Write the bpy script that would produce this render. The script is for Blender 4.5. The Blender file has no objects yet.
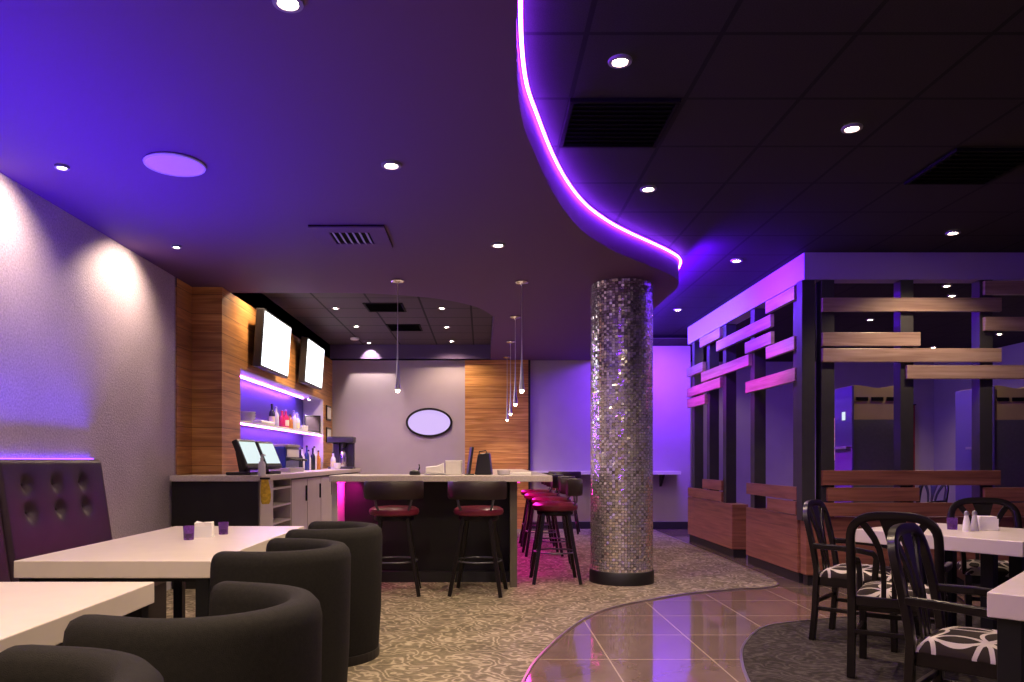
import bpy, math, random
from mathutils import Vector, Matrix
from mathutils.geometry import tessellate_polygon

random.seed(7)
SC = bpy.context.scene
COL = SC.collection
PI = math.pi
R = math.radians

# ------------------------------------------------------------------ materials
def new_mat(name):
    m = bpy.data.materials.new(name)
    m.use_nodes = True
    nt = m.node_tree
    b = nt.nodes['Principled BSDF']
    return m, nt, b

def simple(name, col, rough=0.5, metal=0.0, spec=0.5, noise=0.0, nscale=40, bump=0.0, bscale=200, coat=0.0, sheen=0.0):
    m, nt, b = new_mat(name)
    b.inputs['Base Color'].default_value = (*col, 1)
    b.inputs['Roughness'].default_value = rough
    b.inputs['Metallic'].default_value = metal
    b.inputs['Specular IOR Level'].default_value = spec
    b.inputs['Coat Weight'].default_value = coat
    b.inputs['Sheen Weight'].default_value = sheen
    tc = nt.nodes.new('ShaderNodeTexCoord')
    if noise > 0:
        n = nt.nodes.new('ShaderNodeTexNoise'); n.inputs['Scale'].default_value = nscale; n.inputs['Detail'].default_value = 4
        nt.links.new(tc.outputs['Object'], n.inputs['Vector'])
        r = nt.nodes.new('ShaderNodeValToRGB')
        r.color_ramp.elements[0].position = 0.3; r.color_ramp.elements[1].position = 0.7
        r.color_ramp.elements[0].color = (*[c * (1 - noise) for c in col], 1)
        r.color_ramp.elements[1].color = (*[min(1, c * (1 + noise)) for c in col], 1)
        nt.links.new(n.outputs['Fac'], r.inputs['Fac']); nt.links.new(r.outputs['Color'], b.inputs['Base Color'])
    if bump > 0:
        n2 = nt.nodes.new('ShaderNodeTexNoise'); n2.inputs['Scale'].default_value = bscale; n2.inputs['Detail'].default_value = 3
        nt.links.new(tc.outputs['Object'], n2.inputs['Vector'])
        bp = nt.nodes.new('ShaderNodeBump'); bp.inputs['Strength'].default_value = bump; bp.inputs['Distance'].default_value = 0.01
        nt.links.new(n2.outputs['Fac'], bp.inputs['Height']); nt.links.new(bp.outputs['Normal'], b.inputs['Normal'])
    return m

def emit(name, col, strength):
    m, nt, b = new_mat(name)
    b.inputs['Base Color'].default_value = (0.05, 0.05, 0.05, 1)
    b.inputs['Emission Color'].default_value = (*col, 1)
    b.inputs['Emission Strength'].default_value = strength
    return m

class NT:
    """tiny node-math helper"""
    def __init__(s, nt): s.nt = nt
    def m(s, op, a, b=None, c=None):
        n = s.nt.nodes.new('ShaderNodeMath'); n.operation = op
        for i, v in enumerate((a, b, c)):
            if v is None: continue
            if isinstance(v, (int, float)): n.inputs[i].default_value = v
            else: s.nt.links.new(v, n.inputs[i])
        return n.outputs[0]
    def comb(s, x, y, z=0.0):
        n = s.nt.nodes.new('ShaderNodeCombineXYZ')
        for i, v in enumerate((x, y, z)):
            if isinstance(v, (int, float)): n.inputs[i].default_value = v
            else: s.nt.links.new(v, n.inputs[i])
        return n.outputs[0]
    def obj(s):
        tc = s.nt.nodes.new('ShaderNodeTexCoord'); sp = s.nt.nodes.new('ShaderNodeSeparateXYZ')
        s.nt.links.new(tc.outputs['Object'], sp.inputs[0]); return sp.outputs
    def noise(s, vec, scale, detail=4, dist=0.0):
        n = s.nt.nodes.new('ShaderNodeTexNoise'); n.inputs['Scale'].default_value = scale
        n.inputs['Detail'].default_value = detail; n.inputs['Distortion'].default_value = dist
        s.nt.links.new(vec, n.inputs['Vector']); return n.outputs['Fac']
    def ramp(s, fac, stops):
        r = s.nt.nodes.new('ShaderNodeValToRGB'); e = r.color_ramp.elements
        while len(e) < len(stops): e.new(0.5)
        for i, (p, c) in enumerate(stops):
            e[i].position = p; e[i].color = (*c, 1)
        s.nt.links.new(fac, r.inputs['Fac']); return r.outputs['Color']
    def mix(s, fac, a, b, mode='MIX'):
        n = s.nt.nodes.new('ShaderNodeMix'); n.data_type = 'RGBA'; n.blend_type = mode
        for sock, v in ((n.inputs['Factor'], fac), (n.inputs['A'], a), (n.inputs['B'], b)):
            pass
        ins = [i for i in n.inputs if i.enabled]
        for sock, v in zip(ins, (fac, a, b)):
            if isinstance(v, (int, float)): sock.default_value = v
            elif isinstance(v, tuple): sock.default_value = (*v, 1)
            else: s.nt.links.new(v, sock)
        return [o for o in n.outputs if o.enabled][0]
    def bump(s, h, b, strength=0.3, dist=0.01):
        bp = s.nt.nodes.new('ShaderNodeBump'); bp.inputs['Strength'].default_value = strength; bp.inputs['Distance'].default_value = dist
        s.nt.links.new(h, bp.inputs['Height']); s.nt.links.new(bp.outputs['Normal'], b.inputs['Normal'])

def wood(name, dark, mid, light, row=0.17, rough=0.4, tint=0.35, seam=True):
    m, nt, b = new_mat(name); h = NT(nt); o = h.obj()
    u = h.m('ADD', o[0], o[1]); v = o[2]
    rw = h.m('FLOOR', h.m('DIVIDE', v, row))
    wn = nt.nodes.new('ShaderNodeTexWhiteNoise'); wn.noise_dimensions = '1D'; nt.links.new(rw, wn.inputs['W'])
    vec = h.comb(h.m('ADD', h.m('MULTIPLY', u, 1.0), h.m('MULTIPLY', wn.outputs['Value'], 13.0)), h.m('MULTIPLY', v, 16.0), h.m('MULTIPLY', rw, 3.1))
    f = h.noise(vec, 1.6, 6, 0.6)
    c = h.ramp(f, [(0.25, dark), (0.5, mid), (0.75, light)])
    t = h.m('ADD', 1.0 - tint / 2, h.m('MULTIPLY', wn.outputs['Value'], tint))
    cc = h.comb(t, t, t)
    c = h.mix(1.0, c, cc, 'MULTIPLY')
    if seam:
        fr = h.m('FRACT', h.m('DIVIDE', v, row))
        s = h.m('LESS_THAN', fr, 0.025)
        c = h.mix(s, c, tuple(x * 0.3 for x in dark))
    nt.links.new(c, b.inputs['Base Color']); b.inputs['Roughness'].default_value = rough
    h.bump(f, b, 0.08, 0.004)
    return m

M = {}
M['wood_orange'] = wood('wood_orange', (0.22, 0.085, 0.024), (0.43, 0.19, 0.055), (0.62, 0.32, 0.11), row=0.19)
M['wood_red'] = wood('wood_red', (0.14, 0.050, 0.032), (0.26, 0.100, 0.064), (0.35, 0.15, 0.10), row=0.13, rough=0.35, tint=0.2, seam=False)
M['wood_lit_tan'] = wood('wood_lit_tan', (0.22, 0.13, 0.10), (0.36, 0.24, 0.19), (0.46, 0.33, 0.27), row=0.13, rough=0.35, tint=0.2, seam=False)  # paler copy of the slat wood, violet light put into its colour
M['grey_paint'] = simple('grey_paint', (0.36, 0.30, 0.355), 0.7, noise=0.04, nscale=3, bump=0.05)
M['dark_paint'] = simple('dark_paint', (0.075, 0.045, 0.13), 0.7, bump=0.05)
M['soffit_paint'] = simple('soffit_paint', (0.090, 0.032, 0.115), 0.75, bump=0.04)
M['white_paint'] = simple('white_paint', (0.62, 0.58, 0.62), 0.6, bump=0.04)
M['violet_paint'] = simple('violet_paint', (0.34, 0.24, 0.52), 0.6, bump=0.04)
M['laminate'] = simple('laminate', (0.70, 0.62, 0.55), 0.32, noise=0.03, nscale=8)
M['counter_top'] = simple('counter_top', (0.52, 0.45, 0.41), 0.3, noise=0.12, nscale=60)
M['counter_panel'] = simple('counter_panel', (0.50, 0.44, 0.43), 0.5, noise=0.04, nscale=5)
M['black_panel'] = simple('black_panel', (0.006, 0.005, 0.005), 0.5, noise=0.2, nscale=6)
M['charcoal'] = simple('charcoal', (0.011, 0.0098, 0.009), 0.85, noise=0.25, nscale=90, bump=0.25, bscale=400, spec=0.25)
M['leather_purple'] = simple('leather_purple', (0.026, 0.011, 0.022), 0.40, noise=0.15, nscale=12, bump=0.12, bscale=150)
M['leather_red'] = simple('leather_red', (0.13, 0.010, 0.028), 0.35, noise=0.1, nscale=12, bump=0.08)
M['leather_brown'] = simple('leather_brown', (0.018, 0.008, 0.008), 0.45, noise=0.15, nscale=12, bump=0.08)
M['black_wood'] = simple('black_wood', (0.009, 0.0065, 0.006), 0.28, noise=0.2, nscale=20, coat=0.08, spec=0.35)
M['black_metal'] = simple('black_metal', (0.008, 0.008, 0.009), 0.45, metal=0.0, spec=0.3)
M['blue_metal'] = simple('blue_metal', (0.10, 0.10, 0.12), 0.35, metal=0.6)
M['chrome'] = simple('chrome', (0.75, 0.73, 0.74), 0.15, metal=1.0)
M['brushed'] = simple('brushed', (0.55, 0.53, 0.53), 0.35, metal=1.0)
M['black_plastic'] = simple('black_plastic', (0.014, 0.013, 0.015), 0.4)
M['white_ceramic'] = simple('white_ceramic', (0.78, 0.76, 0.76), 0.25)
M['paper'] = simple('paper', (0.80, 0.76, 0.73), 0.8, noise=0.04, nscale=15)
M['clear_plastic'] = simple('clear_plastic', (0.55, 0.52, 0.55), 0.15)
M['dark_post'] = simple('dark_post', (0.035, 0.033, 0.036), 0.5, noise=0.1, nscale=8)
M['rubber_black'] = simple('rubber_black', (0.01, 0.009, 0.011), 0.6)
M['yellow_cloth'] = simple('yellow_cloth', (0.55, 0.36, 0.03), 0.85, noise=0.3, nscale=40)
M['red_cloth'] = simple('red_cloth', (0.25, 0.015, 0.02), 0.8, noise=0.3, nscale=10)
M['cream_panel'] = simple('cream_panel', (0.42, 0.33, 0.15), 0.5, noise=0.06, nscale=5)
M['grey_laminate'] = simple('grey_laminate', (0.10, 0.10, 0.105), 0.5, noise=0.1, nscale=30)
M['lilac_plastic'] = simple('lilac_plastic', (0.10, 0.07, 0.22), 0.4)
M['lilac_board'] = simple('lilac_board', (0.72, 0.62, 0.85), 0.35, noise=0.08, nscale=5)
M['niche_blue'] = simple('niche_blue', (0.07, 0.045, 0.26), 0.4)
M['panel_olive'] = simple('panel_olive', (0.10, 0.085, 0.06), 0.5)
M['oval_glow'] = emit('oval_glow', (0.66, 0.48, 0.95), 0.95)  # emission added so the oval outshines the wall around it
M['speaker_white'] = simple('speaker_white', (0.85, 0.72, 0.82), 0.6, bump=0.5, bscale=600)
M['vent_metal'] = simple('vent_metal', (0.20, 0.17, 0.22), 0.5)
M['vent_dark'] = simple('vent_dark', (0.006, 0.005, 0.006), 0.8, spec=0.1)
M['bottle_dark'] = simple('bottle_dark', (0.015, 0.02, 0.03), 0.08)
M['bottle_blue'] = simple('bottle_blue', (0.03, 0.05, 0.20), 0.08)
M['bottle_red'] = simple('bottle_red', (0.50, 0.03, 0.10), 0.1)
M['bottle_amber'] = simple('bottle_amber', (0.40, 0.16, 0.03), 0.1)
M['bottle_clear'] = simple('bottle_clear', (0.60, 0.58, 0.66), 0.06)
M['label_paper'] = simple('label_paper', (0.7, 0.62, 0.4), 0.7)
M['lens'] = emit('lens', (1.0, 0.80, 0.55), 60)
M['lens_small'] = emit('lens_small', (1.0, 0.86, 0.70), 25)
M['tip_glow'] = emit('tip_glow', (1.0, 0.80, 0.62), 14)
M['screen_white'] = emit('screen_white', (0.92, 0.96, 1.0), 3.0)
M['screen_pos'] = emit('screen_pos', (0.78, 0.95, 0.98), 0.9)
M['led_violet'] = emit('led_violet', (0.24, 0.03, 1.0), 110)
M['led_blue'] = emit('led_blue', (0.16, 0.03, 1.0), 9)
M['led_shelf'] = emit('led_shelf', (0.36, 0.09, 1.0), 60)
M['led_magenta'] = emit('led_magenta', (0.9, 0.02, 0.42), 3.0)

def glass_mat(name, col, rough=0.03):
    m, nt, b = new_mat(name)
    b.inputs['Base Color'].default_value = (*col, 1); b.inputs['Transmission Weight'].default_value = 0.85
    b.inputs['Roughness'].default_value = rough; b.inputs['IOR'].default_value = 1.3
    return m
M['purple_glass'] = glass_mat('purple_glass', (0.42, 0.16, 0.70), 0.1)
M['clear_glass'] = glass_mat('clear_glass', (0.9, 0.88, 0.95))

# shimmering plaster on the left wall
def plaster():
    m, nt, b = new_mat('plaster'); h = NT(nt); o = h.obj()
    v = h.comb(o[0], o[1], o[2])
    f = h.noise(v, 70, 5, 0.4); f2 = h.noise(v, 1.7, 3)
    c = h.ramp(f, [(0.3, (0.42, 0.35, 0.42)), (0.7, (0.66, 0.57, 0.66))])
    c2 = h.ramp(f2, [(0.3, (0.85, 0.85, 0.85)), (0.7, (1, 1, 1))])
    c = h.mix(1.0, c, c2, 'MULTIPLY')
    nt.links.new(c, b.inputs['Base Color'])
    b.inputs['Roughness'].default_value = 0.42; b.inputs['Metallic'].default_value = 0.15
    h.bump(f, b, 0.6, 0.012)
    return m
M['plaster'] = plaster()

def ceiling_tiles(name, k=1.0):
    m, nt, b = new_mat(name); h = NT(nt); o = h.obj()
    fx = h.m('FRACT', h.m('DIVIDE', h.m('SUBTRACT', o[0], 0.473 - 0.628 * 40), 0.628))
    fy = h.m('FRACT', h.m('DIVIDE', h.m('SUBTRACT', o[1], 3.516 - 0.635 * 40), 0.635))
    lx = h.m('LESS_THAN', h.m('ABSOLUTE', h.m('SUBTRACT', fx, 0.02)), 0.02)
    ly = h.m('LESS_THAN', h.m('ABSOLUTE', h.m('SUBTRACT', fy, 0.02)), 0.02)
    l = h.m('MAXIMUM', lx, ly)
    f = h.noise(h.comb(o[0], o[1]), 150, 3)
    c = h.ramp(f, [(0.3, (0.018 * k, 0.014 * k, 0.016 * k)), (0.7, (0.030 * k, 0.024 * k, 0.027 * k))])
    c = h.mix(l, c, (0.008, 0.007, 0.008))
    nt.links.new(c, b.inputs['Base Color']); b.inputs['Roughness'].default_value = 0.8; b.inputs['Specular IOR Level'].default_value = 0.15
    return m
M['ceiling_tiles'] = ceiling_tiles('ceiling_tiles')
M['ceiling_tiles_lit'] = ceiling_tiles('ceiling_tiles_lit', 3.0)  # lighter tile copy; light on the recess tiles is put into the colour

def floor_tile():
    m, nt, b = new_mat('floor_tile'); h = NT(nt); o = h.obj()
    fx = h.m('FRACT', h.m('DIVIDE', h.m('SUBTRACT', o[0], 0.76 - 0.62 * 40), 0.62))
    fy = h.m('FRACT', h.m('DIVIDE', h.m('SUBTRACT', o[1], 4.57 - 0.64 * 40), 0.64))
    w = 0.014
    l = h.m('MAXIMUM', h.m('LESS_THAN', fx, w), h.m('LESS_THAN', fy, w))
    v = h.comb(o[0], o[1])
    f = h.noise(v, 3.5, 6, 0.8)
    c = h.ramp(f, [(0.3, (0.135, 0.092, 0.074)), (0.7, (0.19, 0.135, 0.11))])
    c = h.mix(l, c, (0.42, 0.34, 0.25))
    nt.links.new(c, b.inputs['Base Color'])
    b.inputs['Roughness'].default_value = 0.06
    b.inputs['Specular IOR Level'].default_value = 0.6
    return m
M['floor_tile'] = floor_tile()

def carpet(name, a, bcol, ccol):
    m, nt, b = new_mat(name); h = NT(nt); o = h.obj()
    v = h.comb(o[0], o[1])
    wv = nt.nodes.new('ShaderNodeTexWave'); wv.wave_type = 'BANDS'; wv.bands_direction = 'DIAGONAL'
    wv.inputs['Scale'].default_value = 3.6; wv.inputs['Distortion'].default_value = 34; wv.inputs['Detail'].default_value = 3.0
    wv.inputs['Detail Scale'].default_value = 0.9; wv.inputs['Detail Roughness'].default_value = 0.55
    nt.links.new(v, wv.inputs['Vector'])
    c = h.ramp(wv.outputs['Fac'], [(0.0, a), (0.3, bcol), (0.6, bcol), (0.97, ccol)])
    f = h.noise(v, 260, 3)
    c2 = h.ramp(f, [(0.3, (0.7, 0.7, 0.7)), (0.7, (1.05, 1.05, 1.05))])
    c = h.mix(1.0, c, c2, 'MULTIPLY')
    g = h.noise(v, 3.0, 4, 1.5)
    c3 = h.ramp(g, [(0.35, (0.72, 0.72, 0.70)), (0.65, (1.1, 1.1, 1.1))])
    c = h.mix(1.0, c, c3, 'MULTIPLY')
    nt.links.new(c, b.inputs['Base Color']); b.inputs['Roughness'].default_value = 0.95
    b.inputs['Specular IOR Level'].default_value = 0.1
    h.bump(f, b, 0.5, 0.01)
    return m
M['carpet_taupe'] = carpet('carpet_taupe', (0.20, 0.165, 0.112), (0.24, 0.20, 0.138), (0.46, 0.39, 0.28))
M['carpet_dark'] = carpet('carpet_dark', (0.040, 0.033, 0.030), (0.052, 0.044, 0.040), (0.090, 0.078, 0.070))

def seat_fabric():
    m, nt, b = new_mat('seat_fabric'); h = NT(nt); o = h.obj()
    S = 0.20
    fx = h.m('FRACT', h.m('ADD', h.m('DIVIDE', o[0], S), 20.25)); fy = h.m('FRACT', h.m('ADD', h.m('DIVIDE', o[1], S), 20.25))
    tot = None
    for cx in (0, 1):
        for cy in (0, 1):
            d = h.m('SQRT', h.m('ADD', h.m('POWER', h.m('SUBTRACT', fx, cx), 2.0), h.m('POWER', h.m('SUBTRACT', fy, cy), 2.0)))
            t = h.m('LESS_THAN', h.m('ABSOLUTE', h.m('SUBTRACT', d, 0.68)), 0.040)
            tot = t if tot is None else h.m('MAXIMUM', tot, t)
    c = h.mix(tot, (0.032, 0.023, 0.018), (0.62, 0.56, 0.48))
    nt.links.new(c, b.inputs['Base Color']); b.inputs['Roughness'].default_value = 0.75; b.inputs['Specular IOR Level'].default_value = 0.15
    return m
M['seat_fabric'] = seat_fabric()

def mosaic():
    m, nt, b = new_mat('mirror_mosaic'); h = NT(nt)
    at = nt.nodes.new('ShaderNodeAttribute'); at.attribute_name = 'chip'
    c = h.ramp(at.outputs['Fac'], [(0.0, (0.30, 0.25, 0.25)), (0.3, (0.62, 0.56, 0.54)), (0.7, (0.88, 0.82, 0.80)), (1.0, (0.98, 0.95, 0.94))])
    nt.links.new(c, b.inputs['Base Color'])
    b.inputs['Metallic'].default_value = 0.8; b.inputs['Roughness'].default_value = 0.22
    return m
M['mirror_mosaic'] = mosaic()

def poster_mat():
    m, nt, b = new_mat('poster_print'); h = NT(nt); o = h.obj()
    f = h.noise(h.comb(o[0], o[1], o[2]), 9, 3)
    c = h.ramp(f, [(0.35, (0.75, 0.55, 0.62)), (0.55, (0.85, 0.25, 0.35)), (0.7, (0.9, 0.85, 0.9))])
    nt.links.new(c, b.inputs['Base Color']); b.inputs['Roughness'].default_value = 0.4
    nt.links.new(c, b.inputs['Emission Color']); b.inputs['Emission Strength'].default_value = 0.35
    return m
M['poster_print'] = poster_mat()

# ------------------------------------------------------------------ mesh builder
class MB:
    def __init__(s): s.v = []; s.f = []
    def add(s, vs, fs):
        n = len(s.v); s.v += [tuple(v) for v in vs]; s.f += [tuple(i + n for i in f) for f in fs]; return s
    def box(s, x0, x1, y0, y1, z0, z1):
        vs = [(x, y, z) for z in (z0, z1) for y in (y0, y1) for x in (x0, x1)]
        return s.add(vs, [(0, 2, 3, 1), (4, 5, 7, 6), (0, 1, 5, 4), (2, 6, 7, 3), (0, 4, 6, 2), (1, 3, 7, 5)])
    def cbox(s, c, size, rot=None):
        vs = []
        for z in (-.5, .5):
            for y in (-.5, .5):
                for x in (-.5, .5):
                    p = Vector((x * size[0], y * size[1], z * size[2]))
                    if rot is not None: p = rot @ p
                    vs.append(p + Vector(c))
        return s.add(vs, [(0, 2, 3, 1), (4, 5, 7, 6), (0, 1, 5, 4), (2, 6, 7, 3), (0, 4, 6, 2), (1, 3, 7, 5)])
    def prism(s, poly, z0, z1, holes=()):
        loops = [list(poly)] + [list(h) for h in holes]
        tris = tessellate_polygon([[Vector((x, y, 0)) for x, y in l] for l in loops])
        flat = [p for l in loops for p in l]; n = len(flat)
        vs = [(x, y, z0) for x, y in flat] + [(x, y, z1) for x, y in flat]
        fs = []
        for t in tris:
            fs.append(tuple(t)); fs.append(tuple(i + n for i in reversed(t)))
        off = 0
        for l in loops:
            k = len(l)
            for i in range(k):
                a, b = off + i, off + (i + 1) % k
                fs.append((a, b, b + n, a + n))
            off += k
        return s.add(vs, fs)
    def lathe(s, prof, c=(0, 0, 0), n=24, cap=True):
        vs, fs = [], []
        for r, z in prof:
            for i in range(n):
                a = 2 * PI * i / n
                vs.append((c[0] + r * math.cos(a), c[1] + r * math.sin(a), c[2] + z))
        for j in range(len(prof) - 1):
            for i in range(n):
                a, b = j * n + i, j * n + (i + 1) % n
                fs.append((a, b, b + n, a + n))
        if cap:
            fs.append(tuple(reversed(range(n)))); fs.append(tuple(range((len(prof) - 1) * n, len(prof) * n)))
        return s.add(vs, fs)
    def sweep(s, path, prof, binormal=(0, 0, 1), scales=None, closed=False):
        P = [Vector(p) for p in path]; B0 = Vector(binormal).normalized(); k = len(prof); n = len(P)
        vs, fs = [], []
        for i, p in enumerate(P):
            if closed: t = P[(i + 1) % n] - P[i - 1]
            else: t = P[min(i + 1, n - 1)] - P[max(i - 1, 0)]
            t.normalize()
            N = B0.cross(t)
            if N.length < 1e-4: N = Vector((1, 0, 0)).cross(t)
            N.normalize(); Bn = t.cross(N)
            sc = scales[i] if scales else 1.0
            for a, b in prof: vs.append(p + N * a * sc + Bn * b * sc)
        m = n if closed else n - 1
        for i in range(m):
            for j in range(k):
                a, b = i * k + j, i * k + (j + 1) % k
                c, d = ((i + 1) % n) * k + (j + 1) % k, ((i + 1) % n) * k + j
                fs.append((a, d, c, b))
        if not closed:
            fs.append(tuple(range(k))); fs.append(tuple(reversed(range((n - 1) * k, n * k))))
        return s.add(vs, fs)
    def tube(s, path, r, n=10, scales=None, closed=False, binormal=(0.13, 0.21, 0.97)):
        prof = [(r * math.cos(2 * PI * i / n), r * math.sin(2 * PI * i / n)) for i in range(n)]
        return s.sweep(path, prof, binormal, scales, closed)
    def bar(s, path, w, t, binormal, scales=None):
        return s.sweep(path, [(-w / 2, -t / 2), (w / 2, -t / 2), (w / 2, t / 2), (-w / 2, t / 2)], binormal, scales)
    def build(s, name, mat, parent=None, smooth=False, bevel=0.0, subsurf=0, angle=40):
        me = bpy.data.meshes.new(name); me.from_pydata(s.v, [], s.f); me.validate(); me.update()
        import bmesh
        bm = bmesh.new(); bm.from_mesh(me); bmesh.ops.recalc_face_normals(bm, faces=bm.faces); bm.to_mesh(me); bm.free()
        ob = bpy.data.objects.new(name, me); COL.objects.link(ob)
        me.materials.append(M[mat] if isinstance(mat, str) else mat)
        if parent is not None: ob.parent = parent
        if bevel > 0:
            md = ob.modifiers.new('bevel', 'BEVEL'); md.width = bevel; md.segments = 2; md.limit_method = 'ANGLE'; md.angle_limit = R(35)
        if subsurf:
            md = ob.modifiers.new('sub', 'SUBSURF'); md.levels = subsurf; md.render_levels = subsurf
        if smooth:
            for p in me.polygons: p.use_smooth = True
            try: me.set_sharp_from_angle(angle=R(angle))
            except Exception: pass
        return ob

def tag(o, label=None, cat=None, group=None, kind=None):
    if label: o['label'] = label
    if cat: o['category'] = cat
    if group: o['group'] = group
    if kind: o['kind'] = kind
    return o

def thing(name, label, cat, loc=(0, 0, 0), rz=0.0, group=None, kind=None):
    o = bpy.data.objects.new(name, None); COL.objects.link(o)
    o.empty_display_size = 0.1
    o.location = loc; o.rotation_euler = (0, 0, rz)
    return tag(o, label, cat, group, kind)

def kids(o): return [c for c in bpy.data.objects if c.parent == o]

def copy_tree(o, parent=None):
    c = o.copy(); COL.objects.link(c)
    c.parent = parent
    for ch in kids(o): copy_tree(ch, c)
    return c

def dup(o, loc, rz, label, group=None):
    c = copy_tree(o); c.location = loc; c.rotation_euler = (0, 0, rz); c['label'] = label
    if group: c['group'] = group
    return c

def struct(name, mb, mat, label=None, **kw):
    o = mb.build(name, mat, **kw); o['kind'] = 'structure'
    if label: o['label'] = label
    return o

def catmull(pts, n=8):
    out = []
    for i in range(len(pts) - 1):
        p0 = pts[max(i - 1, 0)]; p1 = pts[i]; p2 = pts[i + 1]; p3 = pts[min(i + 2, len(pts) - 1)]
        for k in range(n):
            t = k / n
            out.append(tuple(0.5 * (2 * b + (c - a) * t + (2 * a - 5 * b + 4 * c - d) * t * t + (3 * b - a - 3 * c + d) * t ** 3)
                             for a, b, c, d in zip(p0, p1, p2, p3)))
    out.append(tuple(pts[-1])); return out

# ------------------------------------------------------------------ camera: eye 1.2 m up, looking along +Y
HC = 1.2
cam = bpy.data.cameras.new('camera'); co = bpy.data.objects.new('camera', cam); COL.objects.link(co)
co.location = (0, 0, HC); co.rotation_euler = (PI / 2, 0, 0)
cam.sensor_width = 36; cam.lens = 760 / 1024 * 36; cam.shift_x = 30 / 1024; cam.shift_y = 119 / 1024
cam.clip_start = 0.05; cam.clip_end = 60
SC.camera = co

# ------------------------------------------------------------------ the room shell
ZS, ZC = 2.93, 3.18            # soffit and tiled ceiling heights
XL = -2.9                      # left wall
XT = -2.6                      # bar wall
YB = 13.2                      # back wall

struct('floor', MB().box(-3.2, 9.2, -2.5, 15.6, -0.1, 0), 'floor_tile', 'polished brown square floor tiles with pale grout')
struct('ceiling', MB().box(-3.2, 9.2, -2.5, 15.6, ZC, ZC + 0.1), 'ceiling_tiles', 'black square ceiling tiles')

curve = catmull([(.13, -2.4), (.13, 0.5), (.13, 2.4), (.144, 3.2), (.20, 3.84), (.30, 4.3), (.44, 4.85), (.60, 5.35), (.79, 5.8), (1.03, 6.2), (1.26, 6.5), (1.5, 6.78),
                 (1.72, 7.05), (1.88, 7.3), (1.955, 7.6), (1.97, 8.0), (1.97, 10.0), (1.97, YB)], 6)
hole = [(-2.6, 7.87), (-1.5, 7.87)] + catmull([(-1.12, 7.9), (-.75, 8.02), (-.39, 8.22), (-.05, 8.62), (.145, 9.19)], 5) + [(.145, 13.0), (-2.6, 13.0)]
struct('ceiling_soffit', MB().prism([(-3.0, -2.4)] + curve + [(-3.0, YB)], ZS, ZC - 0.005, [list(reversed(hole))]), 'soffit_paint',
       'smooth lowered ceiling with a curved edge')

struct('ceiling_recess', MB().box(-2.6, .145, 7.87, 13.0, ZC - .008, ZC - .001), 'ceiling_tiles_lit', 'tiles in the ceiling recess over the bar, colour lightened to look lit')
# left wall, plaster up to the chrome corner strip, then wood
struct('wall_left', MB().box(XL - 0.15, XL, -2.4, 7.18, 0, ZC), 'plaster', 'lavender grey textured plaster wall')
struct('trim_1', MB().box(XL - 0.02, XL + 0.012, 7.16, 7.19, 0, ZS), 'chrome', 'slim chrome corner strip at the end of the plaster wall')
struct('wall_corner', MB().box(XL - 0.15, XL, 7.19, 7.6, 0, ZC).box(XL - 0.15, XT - 0.36, 7.6, 7.7, 0, ZC), 'wood_orange', 'short wood plank return wall')
NY0, NY1, NZ0, NZ1 = 8.18, 12.47, 1.06, 2.19
w = MB()
w.box(XT - 0.36, XT, 7.6, NY0, 0, ZS)
w.box(XT - 0.36, XT, NY1, YB, 0, ZS)
w.box(XT - 0.36, XT, NY0, NY1, 0, NZ0)
w.box(XT - 0.36, XT, NY0, NY1, NZ1, ZS)
struct('wall_bar', w, 'wood_orange', 'orange wood plank wall with the lit shelf niche')
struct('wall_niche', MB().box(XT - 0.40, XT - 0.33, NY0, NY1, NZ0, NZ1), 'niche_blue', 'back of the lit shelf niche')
struct('wall_niche_lining', MB().box(XT - .33, XT - .005, NY1 - .012, NY1 - .001, NZ0, NZ1).box(XT - .33, XT - .005, NY0 + .001, NY0 + .012, NZ0, NZ1).box(XT - .33, XT - .005, NY0 + .012, NY1 - .012, NZ1 - .01, NZ1 - .001), 'white_paint', 'white lining of the shelf niche')
struct('wall_bulkhead', MB().box(XT - 0.36, XT, 7.6, YB, ZS, ZC), 'soffit_paint', 'dark band above the wood plank wall')
struct('wall_back', MB().box(-3.0, 3.62, YB, YB + 0.15, 0, ZC), 'grey_paint', 'grey back wall')
struct('wall_back_band', MB().box(XT, .145, YB - 0.215, YB - 0.001, ZS, ZC), 'dark_paint', 'dark band at the back of the ceiling recess')
struct('wall_rear_room', MB().box(3.62, 9.2, 15.3, 15.45, 0, ZC).box(3.5, 3.62, YB + 0.15, 15.45, 0, ZC), 'grey_paint', 'grey wall behind the slatted screens')
struct('wall_front', MB().box(-3.2, 9.2, -2.55, -2.4, 0, ZC), 'white_paint', 'pale wall behind the viewer')
struct('wall_right', MB().box(9.1, 9.2, -2.4, 15.3, 0, ZC), 'grey_paint', 'grey far right wall')
struct('baseboard_back', MB().box(.81, 3.62, YB - 0.02, YB, 0.0, 0.13), 'rubber_black', 'dark baseboard', bevel=0.004)
struct('baseboard_left', MB().box(XL, XL + 0.02, -2.4, 7.15, 0.0, 0.10), 'white_paint', 'pale baseboard', bevel=0.004)
struct('trim_2', MB().box(-.295, .80, YB - 0.06, YB, 0.0, ZS), 'wood_orange', 'orange wood plank panel on the back wall')
struct('trim_3', MB().box(.80, .835, YB - 0.065, YB, 0.0, ZS), 'black_panel', 'dark edge strip beside the wood panel')

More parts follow.
